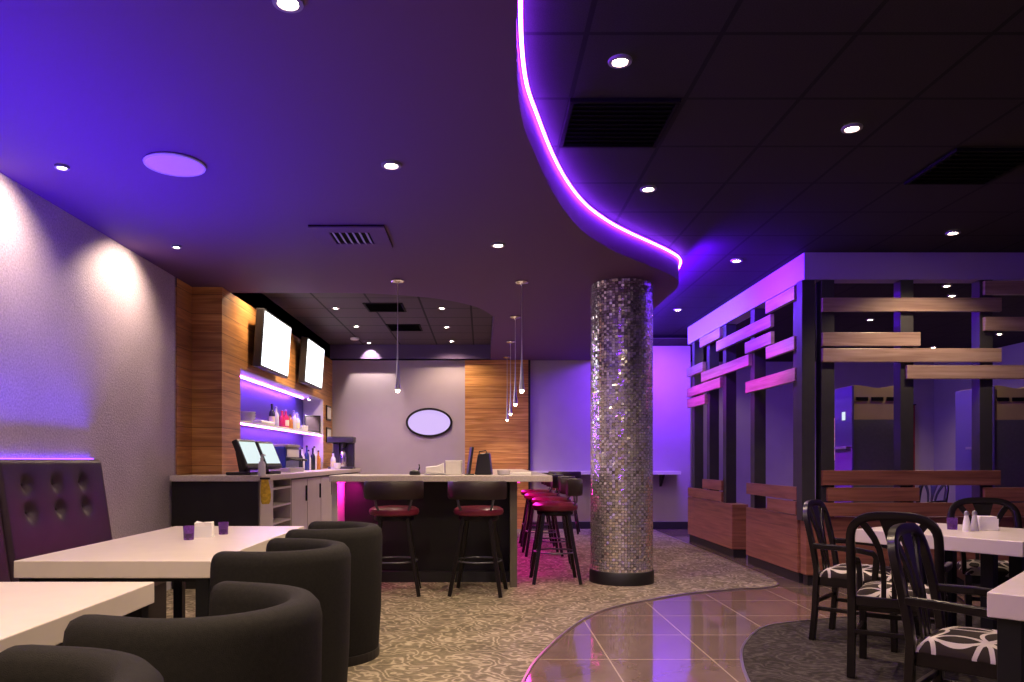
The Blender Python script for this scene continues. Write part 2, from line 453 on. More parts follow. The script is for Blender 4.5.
# carpets: island outlines with a pale metal edge
lc = catmull([(.05, 1.0), (.06, 2.6), (.12, 3.5), (.224, 4.108), (.33, 4.56), (.555, 5.21), (.81, 5.79), (1.10, 6.2), (1.456, 6.51), (1.85, 6.8), (2.36, 7.03), (2.66, 7.12), (2.85, 7.32), (2.92, 7.8), (2.93, 8.6), (2.94, 10.6), (2.94, YB)], 6)
struct('carpet_main', MB().prism([(XL, -2.4), (.05, -2.4)] + lc + [(XL, YB)], 0.0, 0.006), 'carpet_taupe', 'taupe carpet with pale swirling lines')
struct('trim_4', MB().bar([(x, y, 0.005) for x, y in lc], 0.014, 0.012, (0, 0, 1)), 'brushed', 'metal strip along the carpet edge')
rc = catmull([(1.25, -2.4), (1.22, 1.0), (1.26, 2.6), (1.34, 3.5), (1.44, 4.108), (1.58, 4.63), (1.736, 4.997), (2.013, 5.43), (2.356, 5.63), (2.9, 5.8), (3.8, 5.9), (9.1, 6.0)], 6)
struct('carpet_island', MB().prism(rc + [(9.1, -2.4)], 0.0, 0.006), 'carpet_dark', 'dark patterned carpet under the dining tables')
struct('trim_5', MB().bar([(x, y, 0.005) for x, y in rc], 0.014, 0.012, (0, 0, 1)), 'brushed', 'metal strip along the dining carpet edge')

# ------------------------------------------------------------------ bulkhead over the slatted screens
PX, PY = 3.07, 7.24
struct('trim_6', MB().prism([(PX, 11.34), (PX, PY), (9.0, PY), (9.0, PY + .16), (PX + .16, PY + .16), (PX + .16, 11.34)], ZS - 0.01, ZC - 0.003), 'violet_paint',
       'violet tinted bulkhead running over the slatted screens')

LV = [(1.57, 1.70), (1.41, 1.54), (1.228, 1.358), (1.082, 1.212), (.93, 1.06), (.77, .90)]   # slat levels above the eye
LB = [(-.24, -.10), (-.392, -.262), (-.535, -.405)]
def post(root, x0, y0, w_=.13):
    MB().box(x0, x0 + w_, y0, y0 + w_, .62, ZS - .012).build('post', 'dark_post', root, bevel=.004)
def side_screen(label, y0, y1, posts, ups, lows, group):
    t = thing('slatted_screen', label, 'screen', (PX, (y0 + y1) / 2, 0), 0, group); cy = (y0 + y1) / 2
    MB().box(0, .20, y0 - cy, y1 - cy, .10, .655).build('base_panel', 'wood_red', t, bevel=.006)
    MB().box(.02, .18, y0 - cy + .01, y1 - cy - .01, 0.0, .10).build('kick_plate', 'rubber_black', t)
    for p in posts: post(t, .02, p - cy)
    for lv, a, b in ups:
        z0, z1 = LV[lv]; MB().box(-.025, .02, a - cy, b - cy, z0 + HC, z1 + HC).build('slat', 'wood_lit_tan', t, bevel=.004)
    for lv, a, b in lows:
        z0, z1 = LB[lv]; MB().box(-.01, .02, a - cy, b - cy, z0 + HC, z1 + HC).build('slat', 'wood_red', t, bevel=.004)
    return t
side_screen('short slatted wooden screen beside the violet back wall, beyond the passage gap', 9.33, 11.34, [11.05, 10.32, 9.62],
            [(0, 9.74, 10.64), (2, 10.5, 11.3), (4, 9.73, 11.3), (5, 10.4, 11.3)], [(1, 9.72, 10.56), (2, 9.72, 11.3)], 'slatted screens')
side_screen('slatted wooden screen with the brightly lit side, on the near side of the passage gap', 7.40, 8.84, [8.62, 7.42],
            [(0, 7.42, 8.17), (3, 7.42, 8.16), (5, 7.40, 8.79)], [(1, 7.40, 8.80), (2, 7.42, 8.17)], 'slatted screens')
# slats that span the passage
for nm, lv, a, b, lab in (('upper', 1, 8.03, 9.89, 'pale lit slat bridging the passage gap near the bulkhead'),
                          ('short', 2, 8.02, 8.81, 'second pale lit short slat beneath the slat bridging the gap'),
                          ('magenta', 3, 8.69, 10.57, 'magenta lit slat bridging the passage gap between the side screens')):
    z0, z1 = LV[lv]
    o = MB().box(PX - .025, PX + .018, a, b, z0 + HC, z1 + HC).build('screen_slat', 'wood_lit_tan', None, bevel=.004)
    tag(o, lab, 'slat', 'slats across the passage gap')

t = thing('front_slatted_screen', 'wide slatted wooden screen behind the dining tables facing the room', 'screen', (PX + .02, PY, 0), 0, 'slatted screens')
ox = PX + .02
MB().box(.0, 6.0, 0.0, .14, .10, .657).build('base_panel', 'wood_red', t, bevel=.006)
MB().box(.02, 5.98, .02, .12, 0, .10).build('kick_plate', 'rubber_black', t)
for x in (3.05, 3.235, 3.99, 4.745, 5.60): post(t, x - ox, .005, .125)
for lv, a, b in ((0, 4.77, 6.4), (1, 3.23, 4.93), (2, 4.77, 6.4), (3, 3.23, 4.16), (4, 3.23, 4.93), (5, 4.03, 5.8)):
    z0, z1 = LV[lv]; MB().box(a - ox, b - ox, -.035, .005, z0 + HC, z1 + HC).build('slat', 'wood_lit_tan', t, bevel=.004)
for lv, a, b in ((0, 3.23, 4.92), (1, 3.28, 4.15), (1, 4.77, 6.4), (2, 3.23, 6.4)):
    z0, z1 = LB[lv]; MB().box(a - ox, b - ox, -.035, .005, z0 + HC, z1 + HC).build('slat', 'wood_red', t, bevel=.004)

# ------------------------------------------------------------------ mirrored column
CX, CY, CR = 1.375, 7.49, .302
t = thing('mosaic_column', 'round column clad in tiny mirrored mosaic chips under the curved ceiling edge', 'column', (CX, CY, 0), 0, None, 'structure')
MB().lathe([(.285, 0), (.285, ZS - .005)], n=48).build('core', 'black_panel', t, smooth=True)
MB().lathe([(CR + .012, 0.0), (CR + .012, .12), (CR + .004, .13)], n=64).build('plinth', 'black_panel', t, smooth=True)
mb = MB(); chips = []
nz, na = 104, 66
zz0, zz1 = .13, ZS - .008
rnd = random.Random(3)
for j in range(nz):
    za = zz0 + (zz1 - zz0) * j / nz; zb = zz0 + (zz1 - zz0) * (j + 1) / nz
    hz = (zb - za) * .44; cz = (za + zb) / 2
    for i in range(na):
        a = 2 * PI * i / na
        n0 = Vector((math.cos(a), math.sin(a), 0)); tt = Vector((-math.sin(a), math.cos(a), 0)); up = Vector((0, 0, 1))
        hw = PI * CR / na * .90
        ty, tz = rnd.gauss(0, .035), rnd.gauss(0, .11)
        c = n0 * CR + up * cz
        vs = []
        for su, sv in ((-1, -1), (1, -1), (1, 1), (-1, 1)):
            vs.append(c + tt * hw * su + up * hz * sv + n0 * (su * hw * ty + sv * hz * tz))
        mb.add(vs, [(0, 1, 2, 3)])
        chips.append(min(1, max(0, rnd.gauss(.88 if (i + j) % 2 else .36, .14))))
me = bpy.data.meshes.new('mosaic_cladding'); me.from_pydata(mb.v, [], mb.f)
at = me.attributes.new('chip', 'FLOAT', 'FACE')
for i, c in enumerate(chips): at.data[i].value = c
me.materials.append(M['mirror_mosaic']); ob = bpy.data.objects.new('mosaic_cladding', me); COL.objects.link(ob); ob.parent = t

# ------------------------------------------------------------------ light fittings
WARM = (1.0, .74, .50)
KD = 2.3
def spot_light(parent, z, watts, angle, blend=.6, col=WARM, rad=.03, name='lamp', rot=None, loc=(0, 0)):
    L = bpy.data.lights.new(name, 'SPOT'); L.energy = watts; L.color = col; L.spot_size = R(angle); L.spot_blend = blend; L.shadow_soft_size = rad
    o = bpy.data.objects.new(name, L); COL.objects.link(o); o.parent = parent; o.location = (loc[0], loc[1], z)
    if rot: o.rotation_euler = rot
    return o
def downlight(x, y, z, label, watts=55, angle=128, r=.055, group='recessed downlights', lens='lens', ring='vent_metal'):
    t = thing('ceiling_downlight', label, 'downlight', (x, y, z - .012), 0, group)
    MB().lathe([(r * .78, .001), (r * .8, -.004), (r * 1.15, -.003), (r * 1.2, .008), (r * 1.15, .011), (r * .78, .010)], n=24, cap=False).build('trim_ring', ring, t, smooth=True)
    MB().lathe([(.001, -.004), (r * .45, -.003), (r * .72, .003), (r * .78, .011)], n=20).build('lens', lens, t, smooth=True)
    if watts: spot_light(t, -.02, watts * KD, angle)
    return t
S_ = ZS; C_ = ZC
DL = [
    (-.73, 2.86, S_, 'warm downlight in the smooth violet ceiling at the very top edge of the photo', 60),
    (-.53, 4.44, S_, 'warm downlight in the smooth ceiling midway between round speaker and curved light strip', 60),
    (.128, 6.09, S_, 'warm downlight in the smooth ceiling just above the pendant canopies', 50),
    (-.73, 1.0, S_, 'added warm downlight in the smooth ceiling above the viewer, beyond the top of the photo', 70),  # unseen, like the next; both added for bright near tables
    (-1.7, 1.0, S_, 'added warm downlight in the smooth ceiling above the foreground table, outside the photo', 60),
    (-.9, -1.0, S_, 'added warm downlight in the smooth ceiling behind the viewer', 70),  # unseen from here to the viewer's right, added for light and reflections
    (1.6, -.6, C_, 'added warm downlight in the black tiles behind the viewer', 70),
    (3.4, 1.2, C_, 'added warm downlight in the black tiles to the right of the viewer', 50),
    (.683, 3.76, C_, 'warm downlight in black tiles beside the dark square vent, close to the violet strip', 45),
    (2.2, 4.52, C_, 'warm downlight in black tiles, the large one out over the dining tables', 60),
    (1.21, 5.53, C_, 'warm downlight in black tiles beyond the dark square vent, near the violet strip', 45),
    (2.52, 7.52, C_, 'warm downlight in black tiles next to the bright corner of the violet bulkhead', 14),
    (4.09, 6.6, C_, 'warm downlight in black tiles just above the front bulkhead', 40),
    (2.57, 9.97, C_, 'small warm downlight in the violet washed tiles between column and violet bulkhead', 9),
    (5.26, 8.6, C_, 'downlight seen under the front bulkhead, upper of a close pair', 18),
    (5.64, 9.12, C_, 'downlight seen under the front bulkhead, lower of a close pair', 18),
    (5.45, 10.67, C_, 'downlight seen between the upper slats of the front screen, left of centre post', 15),
    (7.9, 13.3, C_, 'faint downlight peeping just above a slat right of the first front post', 40),
    (8.1, 11.9, C_, 'faint downlight near the right end of the front screen between two slats', 40),
    (3.63, 10.75, C_, 'small downlight glimpsed right under the sloping side bulkhead', 15),
    (4.73, 14.3, C_, 'small downlight glimpsed above the magenta slat of the side screen', 12),
    (-2.3, 8.35, C_, 'downlight in the ceiling recess tucked behind its front lip, above the order terminals', 34),
    (-1.9, 9.87, C_, 'downlight in the ceiling recess over the bar, front one of the left row', 75),
    (-1.85, 11.2, C_, 'downlight in the ceiling recess over the bar, second one of the left row', 60),
    (-.52, 9.87, C_, 'downlight in the ceiling recess over the bar, front one of the right row', 34),
    (-.52, 11.26, C_, 'downlight in the ceiling recess over the bar, middle one of the right row', 34),
    (-.5, 12.6, C_, 'downlight in the ceiling recess over the bar, rearmost of the right row', 34),
]
for x, y, z, lab, wt in DL: downlight(x, y, z, lab, wt, 150 if 'recess' in lab else 128, r=.05 if y < 8 else .045)
# wall washers by the plaster wall
for y, lab in ((2.75, 'small wall washer by the plaster wall, nearest the camera'),
               (4.47, 'small wall washer in the violet ceiling above the banquette'),
               (6.14, 'small wall washer in the violet ceiling near the chrome corner strip')):
    t = downlight(-2.47, y, ZS, lab, 0, r=.035, group='wall washers', lens='lens_small')
    spot_light(t, -.02, 72, 125, .8, (1.0, .74, .52), .02, 'washer_lamp', (0, R(38), 0))
# scallop on the recess back
t = downlight(-1.90, 12.78, C_, 'downlight throwing a warm scallop on the dark rear of the ceiling recess', 0, r=.045)
spot_light(t, -.02, 60, 70, .4, (1.0, .82, .7), .015, 'scallop_lamp', (R(38), 0, 0))
tag(MB().lathe([(.075, 0), (.07, -.03), (.05, -.04), (.001, -.042)], (-2.06, 12.3, ZC - .001), 20).build('smoke_detector', 'white_ceramic', None, smooth=True),
    'round white smoke detector in the ceiling recess over the bar', 'detector')

# violet LED strip along the curved soffit edge
off = []
for i, (x, y) in enumerate(curve):
    a = Vector(curve[max(i - 1, 0)]); b = Vector(curve[min(i + 1, len(curve) - 1)]); d = (b - a).normalized()
    off.append((x + d.y * .018, y - d.x * .018, ZC - .045))
tag(MB().tube(off[:-1], .009, 6, binormal=(0, 0, 1)).build('led_strip', 'led_violet', None, smooth=True),
    'glowing violet light strip following the curved ceiling edge', 'light strip')

# round speaker and vents
t = thing('ceiling_speaker', 'flat round pale pink speaker in the violet ceiling', 'speaker', (-1.79, 4.43, ZS - .014))
MB().lathe([(.165, .012), (.172, .004), (.168, -.004), (.16, -.004), (.158, .012)], n=48, cap=False).build('rim', 'white_ceramic', t, smooth=True)
MB().lathe([(.001, -.004), (.12, -.003), (.16, .0), (.16, .012)], n=48).build('grille', 'speaker_white', t, smooth=True)
def vent(x, y, z, sx, sy, label, n, fm='vent_metal', fin='vent_metal', ax='x', bw=.05):
    t = thing('ceiling_vent', label, 'vent', (x, y, z - .02))
    MB().box(-sx / 2, sx / 2, -sy / 2, sy / 2, .012, .019).build('backing', 'vent_dark', t)
    f = MB(); b = bw
    f.box(-sx / 2, sx / 2, -sy / 2, -sy / 2 + b, 0, .012).box(-sx / 2, sx / 2, sy / 2 - b, sy / 2, 0, .012).box(-sx / 2, -sx / 2 + b, -sy / 2 + b, sy / 2 - b, 0, .012).box(sx / 2 - b, sx / 2, -sy / 2 + b, sy / 2 - b, 0, .012)
    f.build('frame', fm, t, bevel=.003)
    for k in range(n):
        u = -.5 + (k + .5) / n
        m = MB()
        rot = Matrix.Rotation(R(35), 3, 'Y' if ax == 'x' else 'X')
        if ax == 'x': m.cbox((u * (sx - 2 * b), 0, .005), (.03, sy - 2 * b, .003), rot)
        else: m.cbox((0, u * (sy - 2 * b), .005), (sx - 2 * b, .03, .003), rot)
        m.build('blade', fin, t)
vent(-1.0, 5.87, ZS, .56, .56, 'square slotted air vent in the smooth ceiling above the pendants', 6, 'soffit_paint', 'vent_metal', 'x', .13)
vent(.787, 4.47, ZC, .61, .62, 'dark square vent filling one black ceiling tile beside the violet strip', 10, 'vent_dark', 'vent_dark', 'y', .025)
vent(3.3, 5.12, ZC, .58, .60, 'black air vent in the tiles above the dining area', 8, 'vent_dark', 'vent_dark', 'y', .025)
vent(-1.25, 9.8, ZC, .50, .55, 'dark vent in the ceiling recess over the bar, nearer of two', 8, 'vent_dark', 'vent_dark', 'y', .025)
vent(-1.15, 11.3, ZC, .50, .55, 'dark vent in the ceiling recess over the bar, farther of two', 8, 'vent_dark', 'vent_dark', 'y', .025)

# pendants over the bar
def pendant_proto():
    t = thing('pendant_light', '', 'pendant light')
    MB().lathe([(.001, .0), (.062, -.001), (.066, -.012), (.055, -.024), (.012, -.030), (.006, -.05)], n=28, cap=False).build('canopy', 'chrome', t, smooth=True)
    MB().lathe([(.0035, -.03), (.0035, -.52), (.006, -.70), (.012, -.86), (.020, -.98), (.026, -1.035), (.027, -1.05), (.022, -1.055)], n=16).build('stem', 'brushed', t, smooth=True)
    MB().lathe([(.001, -1.085), (.014, -1.080), (.021, -1.066), (.022, -1.055)], n=16).build('bulb', 'tip_glow', t, smooth=True)
    return t
PL = [(-.81, 7.3, 'slim teardrop pendant light hanging alone over the left part of the bar'),
      (.385, 7.35, 'slim teardrop pendant light nearest the camera in the row over the right bar arm'),
      (.40, 9.13, 'slim teardrop pendant light second in the row over the right bar arm'),
      (.415, 11.05, 'slim teardrop pendant light third in the row over the right bar arm'),
      (.42, 12.7, 'slim teardrop pendant light farthest in the row over the right bar arm')]
p0 = pendant_proto()
for i, (x, y, lab) in enumerate(PL):
    o = p0 if i == 0 else copy_tree(p0)
    o.location = (x, y, ZS); o['label'] = lab; o['group'] = 'pendants over the bar'
    spot_light(o, -1.09, 10, 130, .8, (1, .78, .6), .02, 'pendant_lamp')

# ------------------------------------------------------------------ bar
BT = 1.056
t = thing('bar_counter', 'pale topped bar with dark recessed front and stools around it', 'bar', (-.4, 7.0, 0))
def loc(mb, c=(.4, -7.0, 0)):
    mb.v = [(x + c[0], y + c[1], z + c[2]) for x, y, z in mb.v]; return mb
loc(MB().prism([(-1.41, 7.0), (.65, 7.0), (.65, 12.1), (-.05, 12.1), (-.05, 7.75), (-1.41, 7.75)], BT - .058, BT)).build('countertop', 'counter_top', t, bevel=.006)
loc(MB().box(-1.41, -1.355, 7.12, 7.74, .006, BT - .058)).build('end_panel', 'counter_panel', t, bevel=.004)
loc(MB().box(.27, .325, 7.16, 12.05, .006, BT - .058)).build('side_panel', 'black_panel', t, bevel=.004)
loc(MB().box(.262, .33, 7.12, 7.16, .006, BT - .058)).build('corner_panel', 'panel_olive', t, bevel=.003)
loc(MB().box(-1.355, .27, 7.5, 7.56, .006, BT - .058)).build('front_panel', 'black_panel', t, bevel=.004)
loc(MB().box(-1.355, .27, 7.42, 7.5, .006, .11)).build('kick_plate', 'rubber_black', t)
loc(MB().box(-.04, .0, 7.56, 12.05, .006, BT - .058)).build('inner_panel', 'counter_panel', t, bevel=.004)
loc(MB().box(.34, .365, 7.3, 11.9, BT - .075, BT - .058)).build('light_strip', 'led_magenta', t)
loc(MB().box(-1.353, -1.335, 7.2, 7.45, BT - .075, BT - .058)).build('light_strip', 'led_magenta', t)

# back counter along the wood wall
t = thing('back_counter', 'pale topped service counter along the wood wall with cabinets', 'counter', (-2.4, 7.0, 0))
c = (2.4, -7.0, 0)
loc(MB().prism([(XL + .02, 7.0), (-2.03, 7.0), (-2.06, 12.9), (XT + .005, 12.9), (XT + .005, 7.59), (XL + .02, 7.59)], BT - .055, BT), c).build('countertop', 'counter_top', t, bevel=.006)
loc(MB().box(XL + .03, -2.07, 7.03, 7.07, .006, BT - .055), c).build('front_panel', 'black_panel', t)
loc(MB().box(-2.13, -2.06, 7.07, 7.50, .006, BT - .055), c).build('end_panel', 'counter_panel', t, bevel=.004)
s = MB(); 
for z in (.1, .55, .72, .9): s.box(-2.5, -2.08, 7.5, 8.28, z, z + .02)
s.box(-2.5, -2.08, 8.26, 8.28, .0, BT - .055).box(-2.52, -2.5, 7.5, 8.28, .006, BT - .055)
loc(s, c).build('open_shelf', 'counter_panel', t)
loc(MB().box(-2.55, -2.10, 8.28, 12.85, .006, BT - .055), c).build('carcass', 'black_panel', t)
for i in range(6):
    y0 = 8.30 + i * .76
    d = loc(MB().box(-2.10, -2.08, y0 + .012, y0 + .745, .12, BT - .075), c).build('cabinet_door', 'counter_panel', t, bevel=.003)
    loc(MB().box(-2.08, -2.06, y0 + .66, y0 + .675, .72, .9), c).build('handle', 'black_metal', d)

# yellow cloth and white dispenser at the counter's front corner
t = thing('bar_towel', 'yellow towel hanging at the front corner of the back counter', 'towel', (-1.965, 7.04, 0))
m = MB(); P = []
for k in range(9):
    P.append((-.07 + .017 * k, -.025 + .012 * math.sin(k * 1.6), .99))
for zrow, wd in ((.99, .7), (.94, .9), (.86, 1.0), (.80, .8)): pass
n = 12; vs = []; rows = [(1.035, .6), (.99, .75), (.93, .9), (.87, 1.0), (.82, .9), (.795, .7)]
for z, wd in rows:
    for k in range(n):
        a = 2 * PI * k / n; rr = 1 + .25 * math.sin(3 * a + z * 9)
        vs.append((.045 * wd * math.cos(a) * rr - .03, .014 * math.sin(a) * rr - .052, z))
fs = [(j * n + k, j * n + (k + 1) % n, (j + 1) * n + (k + 1) % n, (j + 1) * n + k) for j in range(len(rows) - 1) for k in range(n)]
fs += [tuple(range(n)), tuple(reversed(range((len(rows) - 1) * n, len(rows) * n)))]
MB().add(vs, fs).build('cloth', 'yellow_cloth', t, smooth=True)
MB().box(-.075, .015, -.066, -.036, 1.02, 1.04).build('clip', 'black_metal', t, bevel=.003)

t = thing('soap_dispenser', 'white pump bottle on the counter in front of the order screens', 'dispenser', (-2.045, 7.06, BT))
MB().lathe([(.034, 0), (.036, .01), (.034, .10), (.026, .125), (.014, .135), (.014, .15)], n=20).build('bottle', 'white_ceramic', t, smooth=True)
MB().lathe([(.016, .15), (.016, .165), (.006, .168), (.006, .19)], n=12).tube([(0, 0, .19), (.02, -.02, .195), (.04, -.03, .185)], .007, 8).build('pump', 'white_ceramic', t, smooth=True)

# order terminals
def terminal(x, y, rz, label, s=1.0):
    t = thing('order_terminal', label, 'terminal', (x, y, BT), rz, 'order terminals')
    rot = Matrix.Rotation(R(-24), 3, 'X')
    MB().box(-.13 * s, .13 * s, -.10 * s, .16 * s, 0, .03).build('base', 'black_plastic', t, bevel=.01)
    MB().cbox((0, .05 * s, .12 * s), (.10 * s, .07 * s, .22 * s), Matrix.Rotation(R(-12), 3, 'X')).build('stand', 'black_plastic', t, bevel=.01)
    b = MB().cbox((0, -.01 * s, .195 * s), (.34 * s, .06 * s, .30 * s), rot).build('housing', 'black_plastic', t, bevel=.012)
    MB().cbox(Vector((0, -.01 * s, .195 * s)) + rot @ Vector((0, -.0315 * s, .008)), (.285 * s, .004, .225 * s), rot).build('screen', 'screen_pos', t)
    return t
terminal(-2.25, 7.30, R(77), 'black order terminal with lit slanted screen, the one nearer the plaster wall', 1.0)
terminal(-2.21, 7.80, R(77), 'black order terminal with lit slanted screen, the farther one beside the shelf niche', .98)

# receipt printer and espresso machine on the back counter
t = thing('espresso_machine', 'boxy dark machine with silver front on the back counter beneath the niche', 'coffee machine', (-2.42, 9.15, BT), 0)
MB().box(-.16, .14, -.33, .33, .04, .30).build('body', 'bottle_blue', t, bevel=.02)
MB().box(-.16, .20, -.33, .33, 0, .05).build('drip_tray', 'brushed', t, bevel=.006)
MB().box(-.15, .16, -.31, .31, .30, .33).build('cup_rail', 'brushed', t, bevel=.006)
MB().box(.141, .15, -.28, .28, .18, .27).build('control_panel', 'white_ceramic', t, bevel=.002)
for yy in (-.15, .15): MB().tube([(.14, yy, .16), (.22, yy, .15), (.28, yy, .14)], .014, 8).build('portafilter', 'black_plastic', t, smooth=True)

t = thing('coffee_brewer', 'coffee brewer with purple lit top and steel jug at the end of the back counter', 'coffee maker', (-2.28, 12.3, BT), R(0))
MB().box(-.19, .21, -.13, .13, 0, .035).build('base', 'black_plastic', t, bevel=.008)
MB().box(-.13, -.03, .00, .13, .035, .44).box(-.03, .20, .05, .13, .035, .44).build('tower', 'black_plastic', t, bevel=.008)
MB().box(-.20, .22, -.14, .14, .42, .52).build('head', 'black_plastic', t, bevel=.015)
MB().lathe([(.045, .42), (.04, .36), (.02, .34)], (.04, -.05, 0), 20).build('filter_cone', 'black_plastic', t, smooth=True)
j = MB().lathe([(.055, .036), (.058, .05), (.056, .20), (.045, .26), (.03, .285)], (.04, -.05, 0), 24).build('jug', 'chrome', t, smooth=True)
MB().tube([(.09, -.05, .22), (.125, -.06, .20), (.125, -.06, .10), (.095, -.05, .08)], .008, 8).build('jug_handle', 'black_plastic', j, smooth=True)
MB().lathe([(.03, .285), (.03, .31), (.012, .32)], (.04, -.05, 0), 16).build('jug_lid', 'black_plastic', j, smooth=True)
tag(MB().lathe([(.03, 0), (.05, .03), (.055, .10), (.052, .10), (.046, .035), (.001, .02)], (-2.2, 11.55, BT), 20, cap=False).build('tea_cup', 'white_ceramic', None, smooth=True),
    'white cup on the back counter beside the coffee brewer', 'cup')

# televisions
def tv(y0, y1, z0, z1, label):
    cy, cz = (y0 + y1) / 2, (z0 + z1) / 2; W, H = y1 - y0, z1 - z0
    t = thing('wall_television', label, 'television', (XT, cy, cz), 0, 'televisions')
    rot = Matrix.Rotation(R(4), 3, 'Y')
    MB().cbox((.045, 0, 0), (.08, .3, .3)).build('wall_bracket', 'black_metal', t, bevel=.005)
    MB().cbox((.125, 0, 0), (.09, W + .06, H + .05), rot).build('housing', 'black_plastic', t, bevel=.008)
    MB().cbox(Vector((.125, 0, 0)) + rot @ Vector((.047, 0, .0)), (.004, W, H), rot).build('screen', 'screen_white', t)
tv(8.44, 9.58, HC + 1.06, HC + 1.66, 'glowing white television high on the wood wall, nearer the plaster wall')
tv(10.53, 11.6, HC + 1.10, HC + 1.68, 'glowing white television high on the wood wall, nearer the back wall')

# niche: shelf, led and what stands on it
t = thing('niche_shelf', 'white wall shelf inside the violet lit niche', 'shelf', (XT - .16, (NY0 + NY1) / 2, 1.62))
L = (NY1 - NY0) / 2 - .014
MB().box(-.165, .14, -L, L, -.015, .015).build('board', 'white_paint', t, bevel=.003)
MB().box(.12, .138, -L + .02, L - .02, -.032, -.016).build('light_strip', 'led_shelf', t)
tag(MB().box(XT - .215, XT - .195, NY0 + .02, 11.9, NZ1 - .032, NZ1 - .014).build('niche_light_strip', 'led_shelf', None), 'violet light strip along the top of the shelf niche', 'light strip')
# scalloping white lamp at the far end of the niche
t = thing('niche_spotlight', 'small white spotlight in the far top corner of the shelf niche', 'spotlight', (XT - .12, 11.95, NZ1 - .011))
MB().lathe([(.03, 0), (.03, -.03), (.022, -.035)], n=16).build('can', 'chrome', t, smooth=True)
MB().lathe([(.02, -.0355), (.001, -.037)], n=16).build('lens', 'lens_small', t, smooth=True)
spot_light(t, -.05, 170, 80, .5, (.85, .8, 1.0), .02, 'niche_lamp', (R(12), R(12), 0))

def bottle(x, y, z, h, r, mat, cap, label, group, spout=True, lab=True):
    t = thing('liquor_bottle', label, 'bottle', (x, y, z), 0, group)
    MB().lathe([(r * .9, 0), (r, .012), (r, h * .55), (r * .85, h * .64), (r * .38, h * .74), (r * .34, h * .92)], n=16).build('glass', mat, t, smooth=True)
    MB().lathe([(r * .42, h * .92), (r * .42, h * .98), (r * .25, h)], n=12).build('cap', cap, t, smooth=True)
    if spout: pass
    if lab: MB().lathe([(r * 1.015, h * .15), (r * 1.015, h * .45)], n=16, cap=False).build('paper_label', 'label_paper', t, smooth=True)
def yat(X, px): return X * 760 / (px - 482)
# upper shelf
Z1 = 1.636
def bowl_stack():
    X = XT - .16
    for k in range(3):
        lab = ['white bowl at the bottom of the stack on the niche shelf', 'white bowl in the middle of the stack on the niche shelf', 'white bowl on top of the stack on the niche shelf'][k]
        tag(MB().lathe([(.06, 0), (.10, .03), (.125, .065), (.12, .066), (.095, .036), (.001, .012)], (X, 8.85, Z1 + k * .03), 24, cap=False).build('bowl', 'white_ceramic', None, smooth=True), lab, 'bowl', 'bowls in the niche')
bowl_stack()
tag(MB().box(XT - .27, XT - .05, 9.15, 9.75, Z1, Z1 + .05).build('folded_towel', 'paper', None, bevel=.02), 'folded white cloth lying on the niche shelf beside the bowls', 'cloth')
ordn = ['first', 'second', 'third', 'fourth', 'fifth', 'sixth', 'seventh', 'eighth', 'ninth', 'tenth', 'eleventh', 'twelfth']
up = [(9.95, .30, .04, 'bottle_dark', 'black_plastic'), (10.15, .28, .04, 'bottle_clear', 'brushed'), (10.45, .24, .045, 'bottle_red', 'bottle_red'), (10.65, .27, .045, 'bottle_red', 'brushed'),
      (10.9, .22, .04, 'bottle_amber', 'black_plastic'), (11.1, .29, .04, 'bottle_clear', 'brushed'), (11.3, .25, .045, 'bottle_clear', 'white_ceramic')]
for i, (y, h, r, m1, m2) in enumerate(up):
    colr = {'bottle_dark': 'dark', 'bottle_clear': 'clear', 'bottle_red': 'red', 'bottle_amber': 'amber'}[m1]
    bottle(XT - .15, y, Z1, h, r, m1, m2, '%s bottle on the niche shelf, %s bottle counted from the bowls' % (colr, ordn[i]), 'bottles on the niche shelf', lab=(i % 3 == 0))
for i, y in enumerate((11.55, 11.72)):
    tag(MB().lathe([(.03, 0), (.045, .02), (.05, .09), (.046, .09), (.04, .025), (.001, .015)], (XT - .13, y, Z1), 20, cap=False).build('tea_cup', 'white_ceramic', None, smooth=True),
        ['white cup on the niche shelf just after the last bottle', 'white cup on the niche shelf next to the dark frame'][i], 'cup', 'cups in the niche')
t = thing('picture_frame', 'small dark framed picture standing at the far end of the niche shelf', 'frame', (XT - .12, 12.2, Z1), R(25))
MB().box(-.13, .13, -.012, .012, 0, .28).build('frame', 'black_wood', t, bevel=.004)
MB().box(-.105, .105, -.015, -.0125, .025, .255).build('picture', 'leather_brown', t)
# lower row on the back counter
cols = ['bottle_dark', 'bottle_amber', 'bottle_clear', 'bottle_dark', 'bottle_clear', 'bottle_blue', 'bottle_clear', 'bottle_dark', 'bottle_clear', 'bottle_amber']
for i in range(10):
    y = 9.72 + i * .19
    colr = {'bottle_dark': 'dark', 'bottle_clear': 'clear', 'bottle_amber': 'amber', 'bottle_blue': 'blue'}[cols[i]]
    bottle(XT + .12 + .02 * (i % 2), y, BT, .29 + .03 * ((i * 7) % 3), .037, cols[i], 'black_plastic',
           '%s dark capped bottle on the back counter, %s in the row after the machine' % (colr, ordn[i]), 'bottles on the back counter', lab=False)
bottle(XT + .30, 11.75, BT, .27, .04, 'bottle_clear', 'black_plastic', 'clear bottle with yellow paper band standing alone near the white cup', 'bottles on the back counter')
# tiny framed pictures on the far end of the wood wall
for z, lab in ((HC + .79, 'small framed certificate on the wood wall end, upper of two'), (HC + .42, 'small framed certificate on the wood wall end, lower of two')):
    t = thing('framed_certificate', lab, 'frame', (XT, 12.83, z), 0, 'certificates')
    MB().box(.002, .022, -.18, .18, -.125, .125).build('frame', 'black_wood', t, bevel=.004)
    MB().box(.022, .024, -.15, .15, -.095, .095).build('sheet', 'paper', t)

